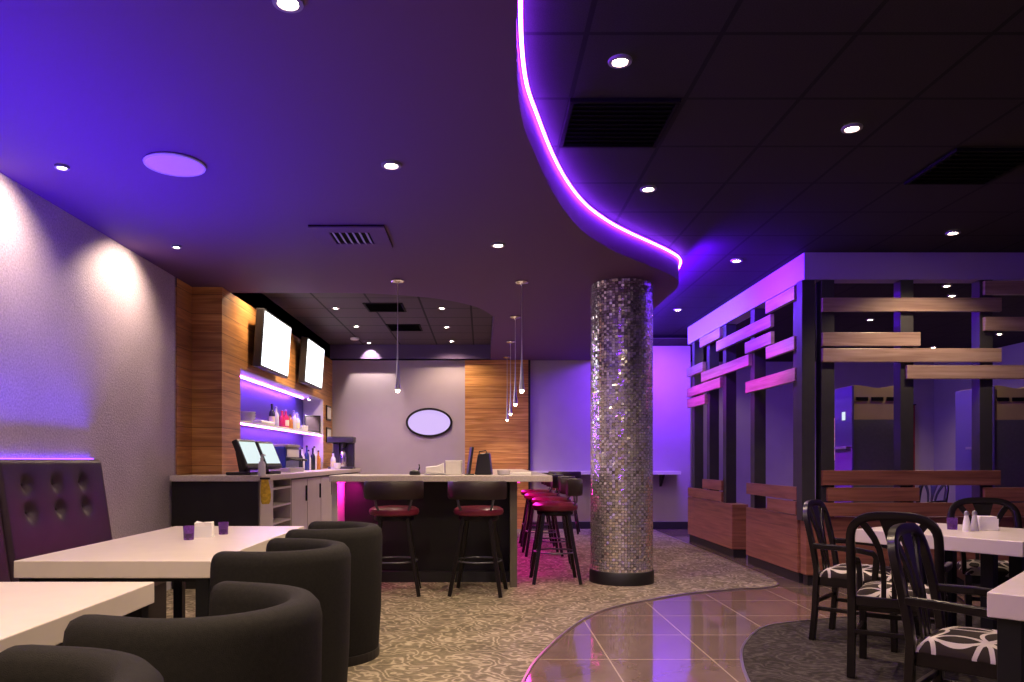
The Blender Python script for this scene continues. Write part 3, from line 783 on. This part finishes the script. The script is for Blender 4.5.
# oval board on the back wall
t = thing('oval_panel', 'oval lilac wall panel with added glow and black rim above the bar', 'wall panel', (-.917, YB, 1.85))
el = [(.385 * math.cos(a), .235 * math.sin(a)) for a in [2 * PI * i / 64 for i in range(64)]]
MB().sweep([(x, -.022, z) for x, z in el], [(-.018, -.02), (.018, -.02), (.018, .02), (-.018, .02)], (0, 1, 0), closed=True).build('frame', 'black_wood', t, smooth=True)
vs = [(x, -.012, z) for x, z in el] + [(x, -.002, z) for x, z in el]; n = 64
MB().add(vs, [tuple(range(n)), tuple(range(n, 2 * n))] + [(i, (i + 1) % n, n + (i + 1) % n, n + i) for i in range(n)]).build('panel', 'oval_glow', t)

# drink rail on the back wall
t = thing('drink_rail', 'narrow wall ledge with brackets behind the mosaic column', 'ledge', (2.1, YB - .001, .96))
MB().box(-1.25, 1.28, -.30, 0, -.01, .05).build('board', 'white_paint', t, bevel=.004)
for x in (-.95, .0, .98): MB().add([(x, 0, -.01), (x, -.26, -.01), (x, 0, -.22), (x + .04, 0, -.01), (x + .04, -.26, -.01), (x + .04, 0, -.22)], [(0, 1, 2), (3, 5, 4), (0, 3, 4, 1), (1, 4, 5, 2), (0, 2, 5, 3)]).build('bracket', 'black_metal', t)

# things on the bar top
t = thing('bar_caddy', 'dark little caddy on the bar left of the white napkins', 'caddy', (-.645, 7.3, BT))
MB().lathe([(.05, 0), (.055, .01), (.05, .035), (.02, .05)], n=20).build('bowl', 'black_plastic', t, smooth=True)
MB().tube([(.03, 0, .03), (.045, 0, .07), (.04, .01, .10)], .008, 8).build('handle', 'black_plastic', t, smooth=True)
t = thing('napkin_caddy', 'white napkin stack in a tray on the bar beside the dark caddy', 'napkins', (-.455, 7.32, BT), R(6))
MB().box(-.10, .10, -.06, .06, 0, .02).build('tray', 'brushed', t, bevel=.004)
MB().add([(-.09, -.05, .02), (.09, -.05, .02), (.09, .05, .02), (-.09, .05, .02), (-.085, -.05, .075), (.02, -.05, .085), (.085, -.045, .12), (.085, .045, .11), (.02, .05, .09), (-.085, .05, .08)],
         [(0, 1, 6, 5, 4), (1, 2, 7, 6), (2, 3, 9, 8, 7), (3, 0, 4, 9), (4, 5, 8, 9), (5, 6, 7, 8), (3, 2, 1, 0)]).build('napkins', 'paper', t, bevel=.006)
t = thing('paper_box', 'square white box on the bar between the napkins and the black bag', 'box', (-.272, 7.36, BT), R(-4))
MB().box(-.075, .075, -.055, .055, 0, .125).build('body', 'paper', t, bevel=.004)
MB().box(-.078, .078, -.058, .058, .115, .14).build('lid', 'paper', t, bevel=.004)
t = thing('menu_holder', 'thin tall black menu holder leaning on the bar next to the black bag', 'menu holder', (-.115, 7.33, BT), R(12))
MB().cbox((0, 0, .135), (.022, .11, .27), Matrix.Rotation(R(8), 3, 'Y')).build('card', 'black_plastic', t, bevel=.004)
MB().box(-.045, .03, -.06, .06, 0, .012).build('foot', 'black_plastic', t, bevel=.003)
t = thing('black_bag', 'black boxy bag standing on the bar in front of the wood panel', 'bag', (0.02, 7.34, BT), R(-10))
MB().add([(-.085, -.06, 0), (.08, -.06, 0), (.08, .06, 0), (-.085, .06, 0), (-.055, -.05, .20), (.055, -.05, .215), (.055, .05, .215), (-.055, .05, .20)],
         [(3, 2, 1, 0), (4, 5, 6, 7), (0, 1, 5, 4), (1, 2, 6, 5), (2, 3, 7, 6), (3, 0, 4, 7)]).build('body', 'black_plastic', t, bevel=.012)
MB().tube([(-.04, -.052, .19), (-.035, -.065, .225), (.03, -.065, .235), (.04, -.052, .20)], .006, 8).build('strap', 'black_plastic', t, smooth=True)
t = thing('glass_ashtray', 'round clear glass dish on the bar to the right of the black bag', 'dish', (.21, 7.36, BT))
MB().lathe([(.05, 0), (.06, .005), (.065, .045), (.055, .045), (.045, .015), (.001, .012)], n=28, cap=False).build('dish', 'clear_plastic', t, smooth=True)
tag(MB().box(.28, .48, 7.35, 7.55, BT, BT + .02).build('paper_stack', 'paper', None, bevel=.003), 'flat stack of white papers on the bar near its right corner', 'papers')

# ------------------------------------------------------------------ bar stools
def stool_proto():
    t = thing('bar_stool', '', 'bar stool')
    MB().lathe([(.17, .70), (.215, .712), (.226, .735), (.22, .760), (.19, .78), (.08, .788), (.001, .79)], n=36).build('seat', 'leather_red', t, smooth=True)
    MB().lathe([(.17, .66), (.18, .67), (.18, .70), (.14, .702)], n=32).build('seat_frame', 'black_wood', t, smooth=True)
    for sx in (-1, 1):
        for sy in (-1, 1):
            MB().bar([(.12 * sx, .12 * sy, .68), (.16 * sx, .16 * sy, .40), (.225 * sx, .225 * sy, .006)], .034, .034, (0.02, 1, 0)).build('leg', 'black_wood', t, bevel=.004)
    ring = [(.205 * math.cos(2 * PI * i / 32), .205 * math.sin(2 * PI * i / 32), .30) for i in range(32)]
    MB().tube(ring, .008, 8, closed=True, binormal=(0, 0, 1)).build('foot_ring', 'blue_metal', t, smooth=True)
    # backrest at -Y (the sitter faces +Y)
    arc = [(.27 * math.sin(a), .02 - .27 * math.cos(a), .935) for a in [R(-66 + 132 * i / 20) for i in range(21)]]
    pr = [(-.020, -.072), (-.012, -.082), (.012, -.082), (.020, -.072), (.024, 0), (.020, .072), (.012, .082), (-.012, .082), (-.020, .072), (-.024, 0)]
    MB().sweep(arc, pr, (0, 0, 1), [.95] + [1] * 19 + [.95]).build('backrest', 'leather_brown', t, smooth=True, angle=60)
    for s in (-1, 1):
        a = R(38) * s
        MB().tube([(.17 * math.sin(a), -.17 * math.cos(a), .70), (.24 * math.sin(a), .0 - .25 * math.cos(a), .80), (.27 * math.sin(a), .02 - .27 * math.cos(a), .89)], .011, 8).build('back_post', 'blue_metal', t, smooth=True)
    return t
s0 = stool_proto()
ST = [(-.79, 6.84, R(4), 'maroon seated bar stool in front of the bar, the one nearer the tub chairs', 'bar stools at the bar front'),
      (-.03, 6.84, R(-8), 'maroon seated bar stool in front of the bar, the one nearer the bar corner', 'bar stools at the bar front'),
      (.72, 7.5, R(90), 'bar stool at the right side of the bar, nearest the camera', 'bar stools at the bar side'),
      (.78, 8.55, R(86), 'bar stool at the right side of the bar, second from the camera', 'bar stools at the bar side'),
      (.76, 9.6, R(92), 'bar stool at the right side of the bar, third from the camera', 'bar stools at the bar side'),
      (.77, 10.7, R(90), 'bar stool at the right side of the bar, farthest from the camera', 'bar stools at the bar side'),
      (1.36, 12.45, R(-10), 'dark bar stool standing at the wall ledge left of the column', 'bar stools')]
for i, (x, y, rz, lab, g) in enumerate(ST):
    o = s0 if i == 0 else copy_tree(s0)
    o.location = (x, y, 0); o.rotation_euler = (0, 0, rz); o['label'] = lab; o['group'] = g

# ------------------------------------------------------------------ banquette
def banquette(y0, y1, label):
    cy = (y0 + y1) / 2; L = (y1 - y0) / 2
    t = thing('tufted_banquette', label, 'banquette', (XL + .004, cy, 0), 0, 'banquettes')
    tu = [(-.345 + .0, z) for z in ()]
    cols_ = [-L + .27, -L + .27 + .33, -L + .27 + .66] ; rows_ = [1.05, .88]
    pts = [(c_, r_) for c_ in cols_ for r_ in rows_]
    ny, nz_ = 60, 48; Y0, Y1, Zb, Zt = -L + .004, L - .004, .46, 1.205
    front = []
    def depth(yy, z):
        base = .19 - (z - .46) / (1.205 - .46) * .11
        d = 0
        for c_, r_ in pts:
            q = math.hypot(yy - c_, z - r_)
            d += .030 * math.exp(-(q / .045) ** 2) + .010 * math.exp(-(q / .11) ** 2)
            # short pleats under a button
            if z < r_ and r_ - z < .09: d += .006 * math.exp(-((yy - c_) / .012) ** 2) * (1 - (r_ - z) / .09)
        e = min(yy - Y0, Y1 - yy, Zt - z)
        if e < .03: d += .03 * (1 - math.sqrt(max(0, 1 - (1 - e / .03) ** 2)))
        return base - d
    vs, fs = [], []
    for j in range(nz_ + 1):
        z = Zb + (Zt - Zb) * j / nz_
        for i in range(ny + 1):
            yy = Y0 + (Y1 - Y0) * i / ny; vs.append((depth(yy, z), yy, z))
    W = ny + 1
    for j in range(nz_):
        for i in range(ny): fs.append((j * W + i, j * W + i + 1, (j + 1) * W + i + 1, (j + 1) * W + i))
    n0 = len(vs)
    rim = [i for i in range(W)] + [j * W + ny for j in range(1, nz_ + 1)] + [nz_ * W + i for i in range(ny - 1, -1, -1)] + [j * W for j in range(nz_ - 1, 0, -1)]
    for r_ in rim: vs.append((.035, vs[r_][1], vs[r_][2]))
    k = len(rim)
    for i in range(k): fs.append((rim[i], rim[(i + 1) % k], n0 + (i + 1) % k, n0 + i))
    fs.append(tuple(range(n0, n0 + k)))
    b = MB().add(vs, fs).build('back_cushion', 'leather_purple', t, smooth=True, angle=50)
    for c_, r_ in pts:
        x = depth(c_, r_)
        MB().lathe([(.013, 0), (.012, .004), (.006, .008), (.001, .009)], n=12).build('button', 'leather_brown', b, smooth=True)
        bo = b.children[-1] if b.children else None
        ob = [o for o in bpy.data.objects if o.parent == b][-1]
        ob.location = (x - .001, c_, r_); ob.rotation_euler = (0, R(82), 0)
    m = MB().box(.0, .62, -L + .004, L - .004, .31, .46).build('seat_cushion', 'leather_purple', t, bevel=.03)
    MB().box(.0, .56, -L + .01, L - .01, 0.006, .31).build('plinth', 'black_panel', t, bevel=.004)
    MB().box(.004, .035, -L, L, .46, 1.19).build('back_board', 'black_panel', t)
    return t
banquette(4.41, 5.64, 'tall purple tufted banquette against the plaster wall, at the far table')
banquette(3.17, 4.40, 'tall purple tufted banquette at the very left edge of the photo')
banquette(1.93, 3.16, 'tall purple tufted banquette beside the foreground table')
o = MB().box(XL + .006, XL + .028, 1.95, 5.62, 1.196, 1.212).build('cove_light_strip', 'led_blue', None)
tag(o, 'blue violet light strip tucked behind the banquette tops', 'light strip')

# ------------------------------------------------------------------ white tables on the left
def table(x, y, rz, sx, sy, label, th=.078, leg=.06, inset=.015, group='white tables'):
    t = thing('dining_table', label, 'table', (x, y, 0), rz, group)
    MB().box(-sx / 2, sx / 2, -sy / 2, sy / 2, .75 - th, .75).build('table_top', 'laminate', t, bevel=.004)
    for ax in (-1, 1):
        for ay in (-1, 1):
            cx, cy = ax * (sx / 2 - inset - leg / 2), ay * (sy / 2 - inset - leg / 2)
            MB().box(cx - leg / 2, cx + leg / 2, cy - leg / 2, cy + leg / 2, .006, .75 - th).build('leg', 'black_metal', t, bevel=.003)
    MB().box(-sx / 2 + inset + leg, sx / 2 - inset - leg, -sy / 2 + inset + .02, sy / 2 - inset - .02, .75 - th - .02, .75 - th - .001).build('under_frame', 'black_metal', t)
    return t
table(-1.65, 4.285, 0, .88, 1.79, 'long white table with candle glass and napkins between banquette and tub chairs')
table(-1.65, 1.915, 0, .88, 1.79, 'long white table in the near left foreground with nothing on it')

def glass_cup(x, y, z, r, h, label, group):
    t = thing('candle_glass', label, 'candle holder', (x, y, z), 0, group)
    MB().lathe([(r * .85, 0), (r * .9, .004), (r, h), (r * .93, h), (r * .82, .012), (.001, .010)], n=24, cap=False).build('cup', 'purple_glass', t, smooth=True)
    MB().lathe([(r * .7, .012), (r * .7, h * .45), (.001, h * .47)], n=16).build('candle', 'leather_purple', t, smooth=True)
glass_cup(-1.655, 4.29, .75, .031, .078, 'purple candle glass on the far left table, in front of the napkins', 'candle glasses')
glass_cup(-1.565, 4.60, .75, .030, .075, 'purple candle glass on the far left table, behind the napkins', 'candle glasses')
t = thing('napkin_holder', 'white napkin holder on the far left table between two purple glasses', 'napkin holder', (-1.63, 4.46, .75), R(10))
MB().box(-.055, .055, -.05, .05, 0, .008).build('base', 'white_ceramic', t, bevel=.002)
for yy in (-.045, .041): MB().box(-.05, .05, yy, yy + .004, .008, .065).build('side_plate', 'white_ceramic', t, bevel=.001)
MB().add([(-.048, -.038, .008), (.048, -.038, .008), (.048, .038, .008), (-.048, .038, .008), (-.048, -.038, .08), (.0, -.034, .088), (.048, -.038, .083), (.048, .038, .086), (0, .03, .08), (-.048, .038, .09)],
         [(0, 1, 6, 5, 4), (1, 2, 7, 6), (2, 3, 9, 8, 7), (3, 0, 4, 9), (4, 5, 8, 9), (5, 6, 7, 8), (3, 2, 1, 0)]).build('napkins', 'paper', t)

# ------------------------------------------------------------------ tub chairs
def tub_proto():
    t = thing('tub_chair', '', 'armchair')
    RC = .285; A = .12
    path = [(-A + A * k / 4, -RC, 0) for k in range(4)] + [(RC * math.cos(a), RC * math.sin(a), 0) for a in [-PI / 2 + PI * i / 28 for i in range(29)]] + [(-A * (k + 1) / 4, RC, 0) for k in range(4)]
    # outer wall tapers gently to the floor; prof is (normal, z); +normal points inward
    prof = [(-.035, .06), (-.050, .30), (-.056, .60), (-.058, .74), (-.050, .775), (-.030, .797), (0, .803), (.030, .797), (.048, .775), (.054, .74), (.050, .40), (.045, .06)]
    n = len(path); MBs = MB()
    # rounded arm ends: extra stations that shrink the section about its middle
    P = [Vector(p) for p in path]
    vs, fs = [], []; k = len(prof)
    st = []
    for i, p in enumerate(P):
        tg = (P[min(i + 1, n - 1)] - P[max(i - 1, 0)]).normalized(); N = Vector((0, 0, 1)).cross(tg)
        st.append((p, N, tg, 1.0, 0.0))
    ends0 = [(P[0], st[0][1], st[0][2], s, -d) for s, d in ((.55, .05), (.85, .035), (.97, .015))]
    ends1 = [(P[-1], st[-1][1], st[-1][2], s, d) for s, d in ((.97, .015), (.85, .035), (.55, .05))]
    for p, N, tg, s, d in ends0 + st + ends1:
        for a, z in prof:
            zz = z if z < .5 else .803 - (.803 - z) - (1 - s) * .06
            vs.append(p + tg * d + N * a * s + Vector((0, 0, zz)))
    S = len(vs) // k
    for i in range(S - 1):
        for j in range(k):
            fs.append((i * k + j, i * k + (j + 1) % k, (i + 1) * k + (j + 1) % k, (i + 1) * k + j))
    fs.append(tuple(range(k))); fs.append(tuple(range((S - 1) * k, S * k)))
    MB().add(vs, fs).build('shell', 'charcoal', t, smooth=True, angle=60)
    cush = [(-.19, -.235)] + [(.235 * math.cos(a), .235 * math.sin(a)) for a in [-PI / 2 + PI * i / 20 for i in range(21)]] + [(-.19, .235)]
    MB().prism(cush, .30, .46).build('seat_cushion', 'charcoal', t, bevel=.035)
    fr = [(-.16, -.24)] + [(.24 * math.cos(a), .24 * math.sin(a)) for a in [-PI / 2 + PI * i / 20 for i in range(21)]] + [(-.16, .24)]
    MB().prism(fr, .06, .30).build('seat_base', 'charcoal', t, bevel=.01)
    pl = [(-.17, -.325)] + [(.325 * math.cos(a), .325 * math.sin(a)) for a in [-PI / 2 + PI * i / 24 for i in range(25)]] + [(-.17, .325)]
    MB().prism(pl, .006, .06).build('plinth', 'black_panel', t, bevel=.006)
    return t
tb = tub_proto()
TB = [(-.955, 4.65, R(0), 'charcoal tub chair farthest from the camera, nearest the bar stools'),
      (-.965, 3.58, R(-8), 'charcoal tub chair at the near end of the long table with the glasses'),
      (-.81, 2.19, R(-18), 'charcoal tub chair in the foreground with its whole curved rim in view'),
      (-.92, 1.33, R(-10), 'charcoal tub chair cut off at the bottom left corner of the photo')]
for i, (x, y, rz, lab) in enumerate(TB):
    o = tb if i == 0 else copy_tree(tb)
    o.location = (x, y, 0); o.rotation_euler = (0, 0, rz); o['label'] = lab; o['group'] = 'charcoal tub chairs'

# ------------------------------------------------------------------ dining chairs
def chair_proto():
    t = thing('dining_armchair', '', 'chair')
    # sitter faces +X; back feet at x=0, width along Y
    Wb, Db = .208, .46
    def lean(z): return -.0 if z < .45 else -.10 * ((z - .45) / .49) ** 1.3
    # arched back: uprights and arch in one sweep
    pts = []
    for k in range(7): z = .42 + k * .055; pts.append((lean(z), -Wb + .004 * k * 0, z))
    for i in range(1, 16):
        a = PI - PI * i / 16
        z = .755 + .150 * math.sin(a) ** .75; y = Wb * math.copysign(abs(math.cos(a)) ** .62, math.cos(a)); pts.append((lean(z), y, z))
    for k in range(6, -1, -1): z = .42 + k * .055; pts.append((lean(z), Wb, z))
    MB().sweep(pts, [(-.022, -.014), (-.012, -.018), (.012, -.018), (.022, -.014), (.022, .014), (.012, .018), (-.012, .018), (-.022, .014)], (1, 0, .12)).build('back_frame', 'black_wood', t, smooth=True, angle=30)
    for s in (-1, 1):
        MB().bar([(-.03, s * Wb, .006), (-.012, s * Wb, .2), (0, s * Wb, .46)], .042, .036, (1, 0, 0)).build('leg', 'black_wood', t, bevel=.004)
        MB().bar([(Db + .005, s * Wb, .006), (Db, s * Wb, .2), (Db - .01, s * Wb, .43)], .040, .036, (1, 0, 0)).build('leg', 'black_wood', t, bevel=.004)
    # splat: centre blade widening to the top, two curved ribs each side
    for s in (-1, 1):
        MB().bar([(lean(z), s * y, z) for z, y in ((.44, .052), (.55, .050), (.64, .054), (.72, .068), (.78, .092), (.83, .122), (.872, .152))], .034, .014, (1, 0, .15), [.75, .75, .8, .9, 1.0, 1.1, 1.1]).build('splat_rib', 'black_wood', t, bevel=.003)
    vs = []
    for z, w_ in ((.44, .012), (.62, .013), (.72, .022), (.81, .042), (.897, .068)):
        for dx in (-.006, .006):
            for sy in (-1, 1): vs.append((lean(z) + dx, sy * w_, z))
    fs = []
    for j in range(4):
        a = j * 4; fs += [(a, a + 1, a + 5, a + 4), (a + 2, a + 6, a + 7, a + 3), (a, a + 4, a + 6, a + 2), (a + 1, a + 3, a + 7, a + 5)]
    fs += [(0, 2, 3, 1), (16, 17, 19, 18)]
    MB().add(vs, fs).build('splat_blade', 'black_wood', t)
    MB().box(-.012, .012, -Wb, Wb, .40, .455).build('back_rail', 'black_wood', t, bevel=.004)
    MB().box(.012, Db - .01, -Wb + .0, Wb - .0, .37, .43).build('seat_frame', 'black_wood', t, bevel=.004)
    # domed seat pad
    nx, ny = 14, 14; vs, fs = [], []
    for j in range(ny + 1):
        for i in range(nx + 1):
            u, v = i / nx * 2 - 1, j / ny * 2 - 1
            h = (1 - abs(u) ** 4) * (1 - abs(v) ** 4)
            vs.append((.235 + u * .232, v * (Wb + .004), .435 + .065 * h ** .5 if h > 0 else .435))
    W = nx + 1
    for j in range(ny):
        for i in range(nx): fs.append((j * W + i, j * W + i + 1, (j + 1) * W + i + 1, (j + 1) * W + i))
    nn = len(vs); rim = [i for i in range(W)] + [j * W + nx for j in range(1, ny + 1)] + [ny * W + i for i in range(nx - 1, -1, -1)] + [j * W for j in range(ny - 1, 0, -1)]
    for r_ in rim: vs.append((vs[r_][0], vs[r_][1], .428))
    k = len(rim)
    for i in range(k): fs.append((rim[i], rim[(i + 1) % k], nn + (i + 1) % k, nn + i))
    fs.append(tuple(range(nn, nn + k)))
    MB().add(vs, fs).build('seat', 'seat_fabric', t, smooth=True, angle=70)
    for s in (-1, 1):
        MB().bar([(lean(.64) + .01, s * (Wb + .012), .632), (.12, s * (Wb + .035), .632), (.26, s * (Wb + .035), .625), (.345, s * (Wb + .02), .61), (.365, s * (Wb + .012), .585), (.36, s * (Wb + .006), .53), (.35, s * Wb, .42)], .036, .028, (0, 1, 0)).build('armrest', 'black_wood', t, bevel=.006)
        MB().bar([(-.008, s * Wb, .22), (Db, s * Wb, .22)], .026, .020, (0, 1, 0)).build('stretcher', 'black_wood', t, bevel=.003)
    MB().bar([(-.015, -Wb, .26), (-.015, Wb, .26)], .026, .020, (1, 0, 0)).build('stretcher', 'black_wood', t, bevel=.003)
    MB().bar([(Db, -Wb, .27), (Db, Wb, .27)], .026, .020, (1, 0, 0)).build('stretcher', 'black_wood', t, bevel=.003)
    return t
ch = chair_proto()
def face(dx, dy): return math.atan2(dy, dx)
CH = [(2.355, 5.19, face(.75, -.66), 'black dining armchair in front of the wooden screen base, back to the aisle'),
      (2.215, 4.08, face(.55, .83), 'black arch backed dining armchair with its back squarely toward the camera'),
      (1.885, 3.22, face(.70, -.71), 'black dining armchair pulled up to the foreground right table, seat pattern in view'),
      (3.62, 5.46, face(-.35, -.94), 'black dining armchair on the far side of the table with the shakers')]
for i, (x, y, a, lab) in enumerate(CH):
    o = ch if i == 0 else copy_tree(ch)
    o.location = (x, y, 0); o.rotation_euler = (0, 0, a); o['label'] = lab; o['group'] = 'black dining armchairs'
# two more chairs glimpsed in the far room
for x, y, a, lab in ((6.25, 10.6, R(200), 'dining chair glimpsed through the gap in the front screen, nearer the pale wall'), (7.0, 10.5, R(-60), 'dining chair glimpsed through the gap in the front screen, nearer the second cabinet')):
    dup(ch, (x, y, 0), a, lab, 'chairs in the far room')

a1 = math.atan2(-.78, .54)
ctr = (2.433 + .54 * .5 + .78 * .5, 4.957 - .78 * .5 + .54 * .5)
table(ctr[0], ctr[1], a1, .95, .95, 'square white dining table carrying the shakers and purple candle glass', .085, .07, .24)
a2 = R(46); u = Vector((math.cos(a2), math.sin(a2))); v = Vector((math.sin(a2), -math.cos(a2))); s_ = .95
cc = Vector((1.72, 2.59)) + u * s_ / 2 + v * s_ / 2
table(cc.x, cc.y, a2, s_, s_, 'white dining table cut off by the right edge of the photo in front', .085, .07, .025)

# table set on the right table
glass_cup(3.05, 4.93, .75, .032, .075, 'purple candle glass on the right dining table beside the shakers', 'candle glasses')
def shaker(x, y, lab, mat):
    t = thing('table_shaker', lab, 'shaker', (x, y, .75), 0, 'salt and pepper shakers')
    MB().lathe([(.024, 0), (.025, .008), (.020, .05), (.013, .09), (.012, .10)], n=16).build('body', mat, t, smooth=True)
    MB().lathe([(.013, .10), (.015, .112), (.010, .126), (.001, .13)], n=14).build('cap', 'brushed', t, smooth=True)
shaker(3.06, 4.80, 'white shaker with silver cap, next to the purple glass', 'white_ceramic')
shaker(3.13, 4.83, 'pale shaker with silver cap, next to the napkin holder', 'clear_plastic')
t = thing('napkin_holder', 'white napkin holder on the right dining table behind the shakers', 'napkin holder', (3.25, 4.90, .75), R(-15))
MB().box(-.06, .06, -.05, .05, 0, .008).build('base', 'white_ceramic', t, bevel=.002)
for yy in (-.048, .044): MB().box(-.055, .055, yy, yy + .004, .008, .075).build('side_plate', 'white_ceramic', t, bevel=.001)
MB().box(-.05, .05, -.04, .04, .008, .088).build('napkins', 'paper', t, bevel=.004)

# ------------------------------------------------------------------ the far room behind the screens
def cabinet(x, y, label, Dp=.40):
    t = thing('gaming_cabinet', label, 'cabinet', (x, y, 0), 0, 'tall cabinets in the far room')
    Wd, H = .57, 2.07
    MB().box(0, Wd, 0, Dp, 0, 1.68).build('lower_body', 'grey_laminate', t, bevel=.008)
    top = []
    for i in range(25):
        s = i / 24; top.append((Wd * s, H + .018 * math.sin(s * 2.2 * PI + 1.2)))
    poly = [(0, 1.68), (Wd, 1.68)] + list(reversed(top)); k = len(poly)
    vs = [(x_, .0, z) for x_, z in poly] + [(x_, Dp, z) for x_, z in poly]
    MB().add(vs, [tuple(range(k)), tuple(reversed(range(k, 2 * k)))] + [(i, (i + 1) % k, k + (i + 1) % k, k + i) for i in range(k)]).build('upper_panel', 'cream_panel', t)
    for i in range(3): MB().box(.03 + i * .18, .17 + i * .18, -.012, .004, 1.90, 1.945).build('vent_slot', 'vent_dark', t, bevel=.002)
    MB().box(-.03, .0, -.02, Dp + .02, 0.0, H + .01).build('side_panel', 'lilac_plastic', t, bevel=.008)
    MB().box(-.034, -.031, .14, .22, 1.68, 1.78).build('screen', 'screen_pos', t)
    MB().box(-.09, -.031, .0, .40, 1.33, 1.36).build('ledge', 'brushed', t, bevel=.004)
cabinet(4.40, 9.0, 'tall cream topped cabinet with three vents seen through the front screen, left one')
cabinet(6.10, 9.05, 'tall cream topped cabinet with vents at the right edge, behind the front screen', .68)
t = thing('lit_poster', 'pink and white lit poster on the far wall behind the side of the screen', 'poster', (7.05, 15.29, 1.62))
MB().box(-.22, .22, -.03, 0, -.45, .45).build('frame', 'black_wood', t, bevel=.004)
MB().box(-.20, .20, -.034, -.0305, -.43, .43).build('print', 'poster_print', t)
t = thing('red_curtain', 'narrow dark red curtain hanging on the far wall beside the front screen post', 'curtain', (8.55, 15.27, 0))
pth = [(-.12 + .24 * i / 24, -.03 + .02 * math.sin(i * 1.5), 0) for i in range(25)]
vs = [(x, y, .6) for x, y, _ in pth] + [(x, y, 2.3) for x, y, _ in pth] + [(x, y + .012, .6) for x, y, _ in pth] + [(x, y + .012, 2.3) for x, y, _ in pth]
fs = []
for i in range(24): fs += [(i, i + 1, 26 + i, 25 + i), (50 + i, 75 + i, 76 + i, 51 + i)]
MB().add(vs, fs).build('cloth', 'red_cloth', t, smooth=True)
MB().tube([(-.16, -.02, 2.31), (.16, -.02, 2.31)], .012, 8).build('rod', 'black_metal', t, smooth=True)

# ------------------------------------------------------------------ lamps for the strip glows, and added lamps with no seen source
def area(name, loc_, rot, sx, sy, watts, col):
    L = bpy.data.lights.new(name, 'AREA'); L.shape = 'RECTANGLE'; L.size = sx; L.size_y = sy; L.energy = watts; L.color = col
    o = bpy.data.objects.new(name, L); COL.objects.link(o); o.location = loc_; o.rotation_euler = rot; return o
# cove light behind the banquette tops, shining up
L_ = area('cove_lamp', (XL + .09, 3.8, 1.225), (PI, R(22), 0), .03, 3.6, 84, (.07, .0, 1.0)); L_.data.spread = R(96)
# added unseen lamps on the soffit edge brightening screens and back wall
L_ = area('added_edge_lamp', (2.02, 10.9, 3.12), (0, R(-78), 0), .03, 4.2, 34, (.50, .44, 1.0)); L_.data.spread = R(75)
L_ = area('added_edge_lamp', (2.02, 8.0, 3.12), (0, R(-78), 0), .03, 1.4, 9, (.40, .09, 1.0)); L_.data.spread = R(75)
# added magenta lamp on the soffit edge, source unseen, tinting the screen slats
L_ = area('added_accent_lamp', (2.03, 9.4, 2.99), (0, R(-49), 0), .03, 3.6, 15, (.72, .0, .85)); L_.data.spread = R(34)
# added unseen lamp washing the back wall violet right of the column
L_ = L_ = area('added_wall_wash_lamp', (2.9, 12.1, 3.12), (R(38), 0, 0), 1.2, .05, 95, (.22, .045, 1.0)); L_.data.spread = R(140)
area('cove_lamp', (2.03, 10.0, 3.04), (0, R(-125), 0), .03, 6.0, 300, (.10, .0, 1.0))  # added lamp bluing the tiles beyond the visible strip
# slim dark housings, made up to carry the added lamps
for (x0, x1, y0, y1, z0, z1), lab in (((1.975, 2.02, 8.3, 13.0, 3.10, 3.14), 'added slim dark lamp rail high on the ceiling edge opposite the slatted screens'),
                                      ((1.975, 2.02, 8.2, 11.2, 2.975, 3.005), 'added slim dark lamp rail low on the ceiling edge opposite the slatted screens'),
                                      ((2.28, 3.52, 12.06, 12.12, 3.135, 3.178), 'added dark lamp bar under the black tiles washing the violet back wall'),
                                      ((3.40, 3.60, 8.4, 11.4, 3.15, 3.178), 'added dark lamp bar on the ceiling behind the side slatted screens')):
    tag(MB().box(x0, x1, y0, y1, z0, z1).build('added_lamp_rail', 'black_metal', None, bevel=.003), lab, 'added lamp rail')
# added unseen lamp tinting posts and cabinets of the far room violet
area('added_far_room_lamp', (3.5, 9.9, 3.12), (0, R(-40), 0), .1, 3.0, 20, (.22, .02, 1.0))
# under bar magenta
area('under_bar_lamp', (.45, 9.6, BT - .08), (0, 0, 0), .05, 4.4, 34, (1.0, .02, .55))
area('bar_corner_lamp', (-1.22, 7.28, .99), (0, R(45), 0), .02, .2, 5, (1.0, .02, .45))

# ------------------------------------------------------------------ world and colour management
wd = bpy.data.worlds.new('world'); SC.world = wd; wd.use_nodes = True
bg = wd.node_tree.nodes['Background']; bg.inputs[0].default_value = (.55, .45, .62, 1); bg.inputs[1].default_value = .012
vs_ = SC.view_settings
vs_.view_transform = 'Standard'; vs_.look = 'None'; vs_.exposure = 0.0; vs_.gamma = 1.0; vs_.use_curve_mapping = False
SC.cycles.use_denoising = True
SC.cycles.max_bounces = 8
SC.cycles.sample_clamp_indirect = 4.0
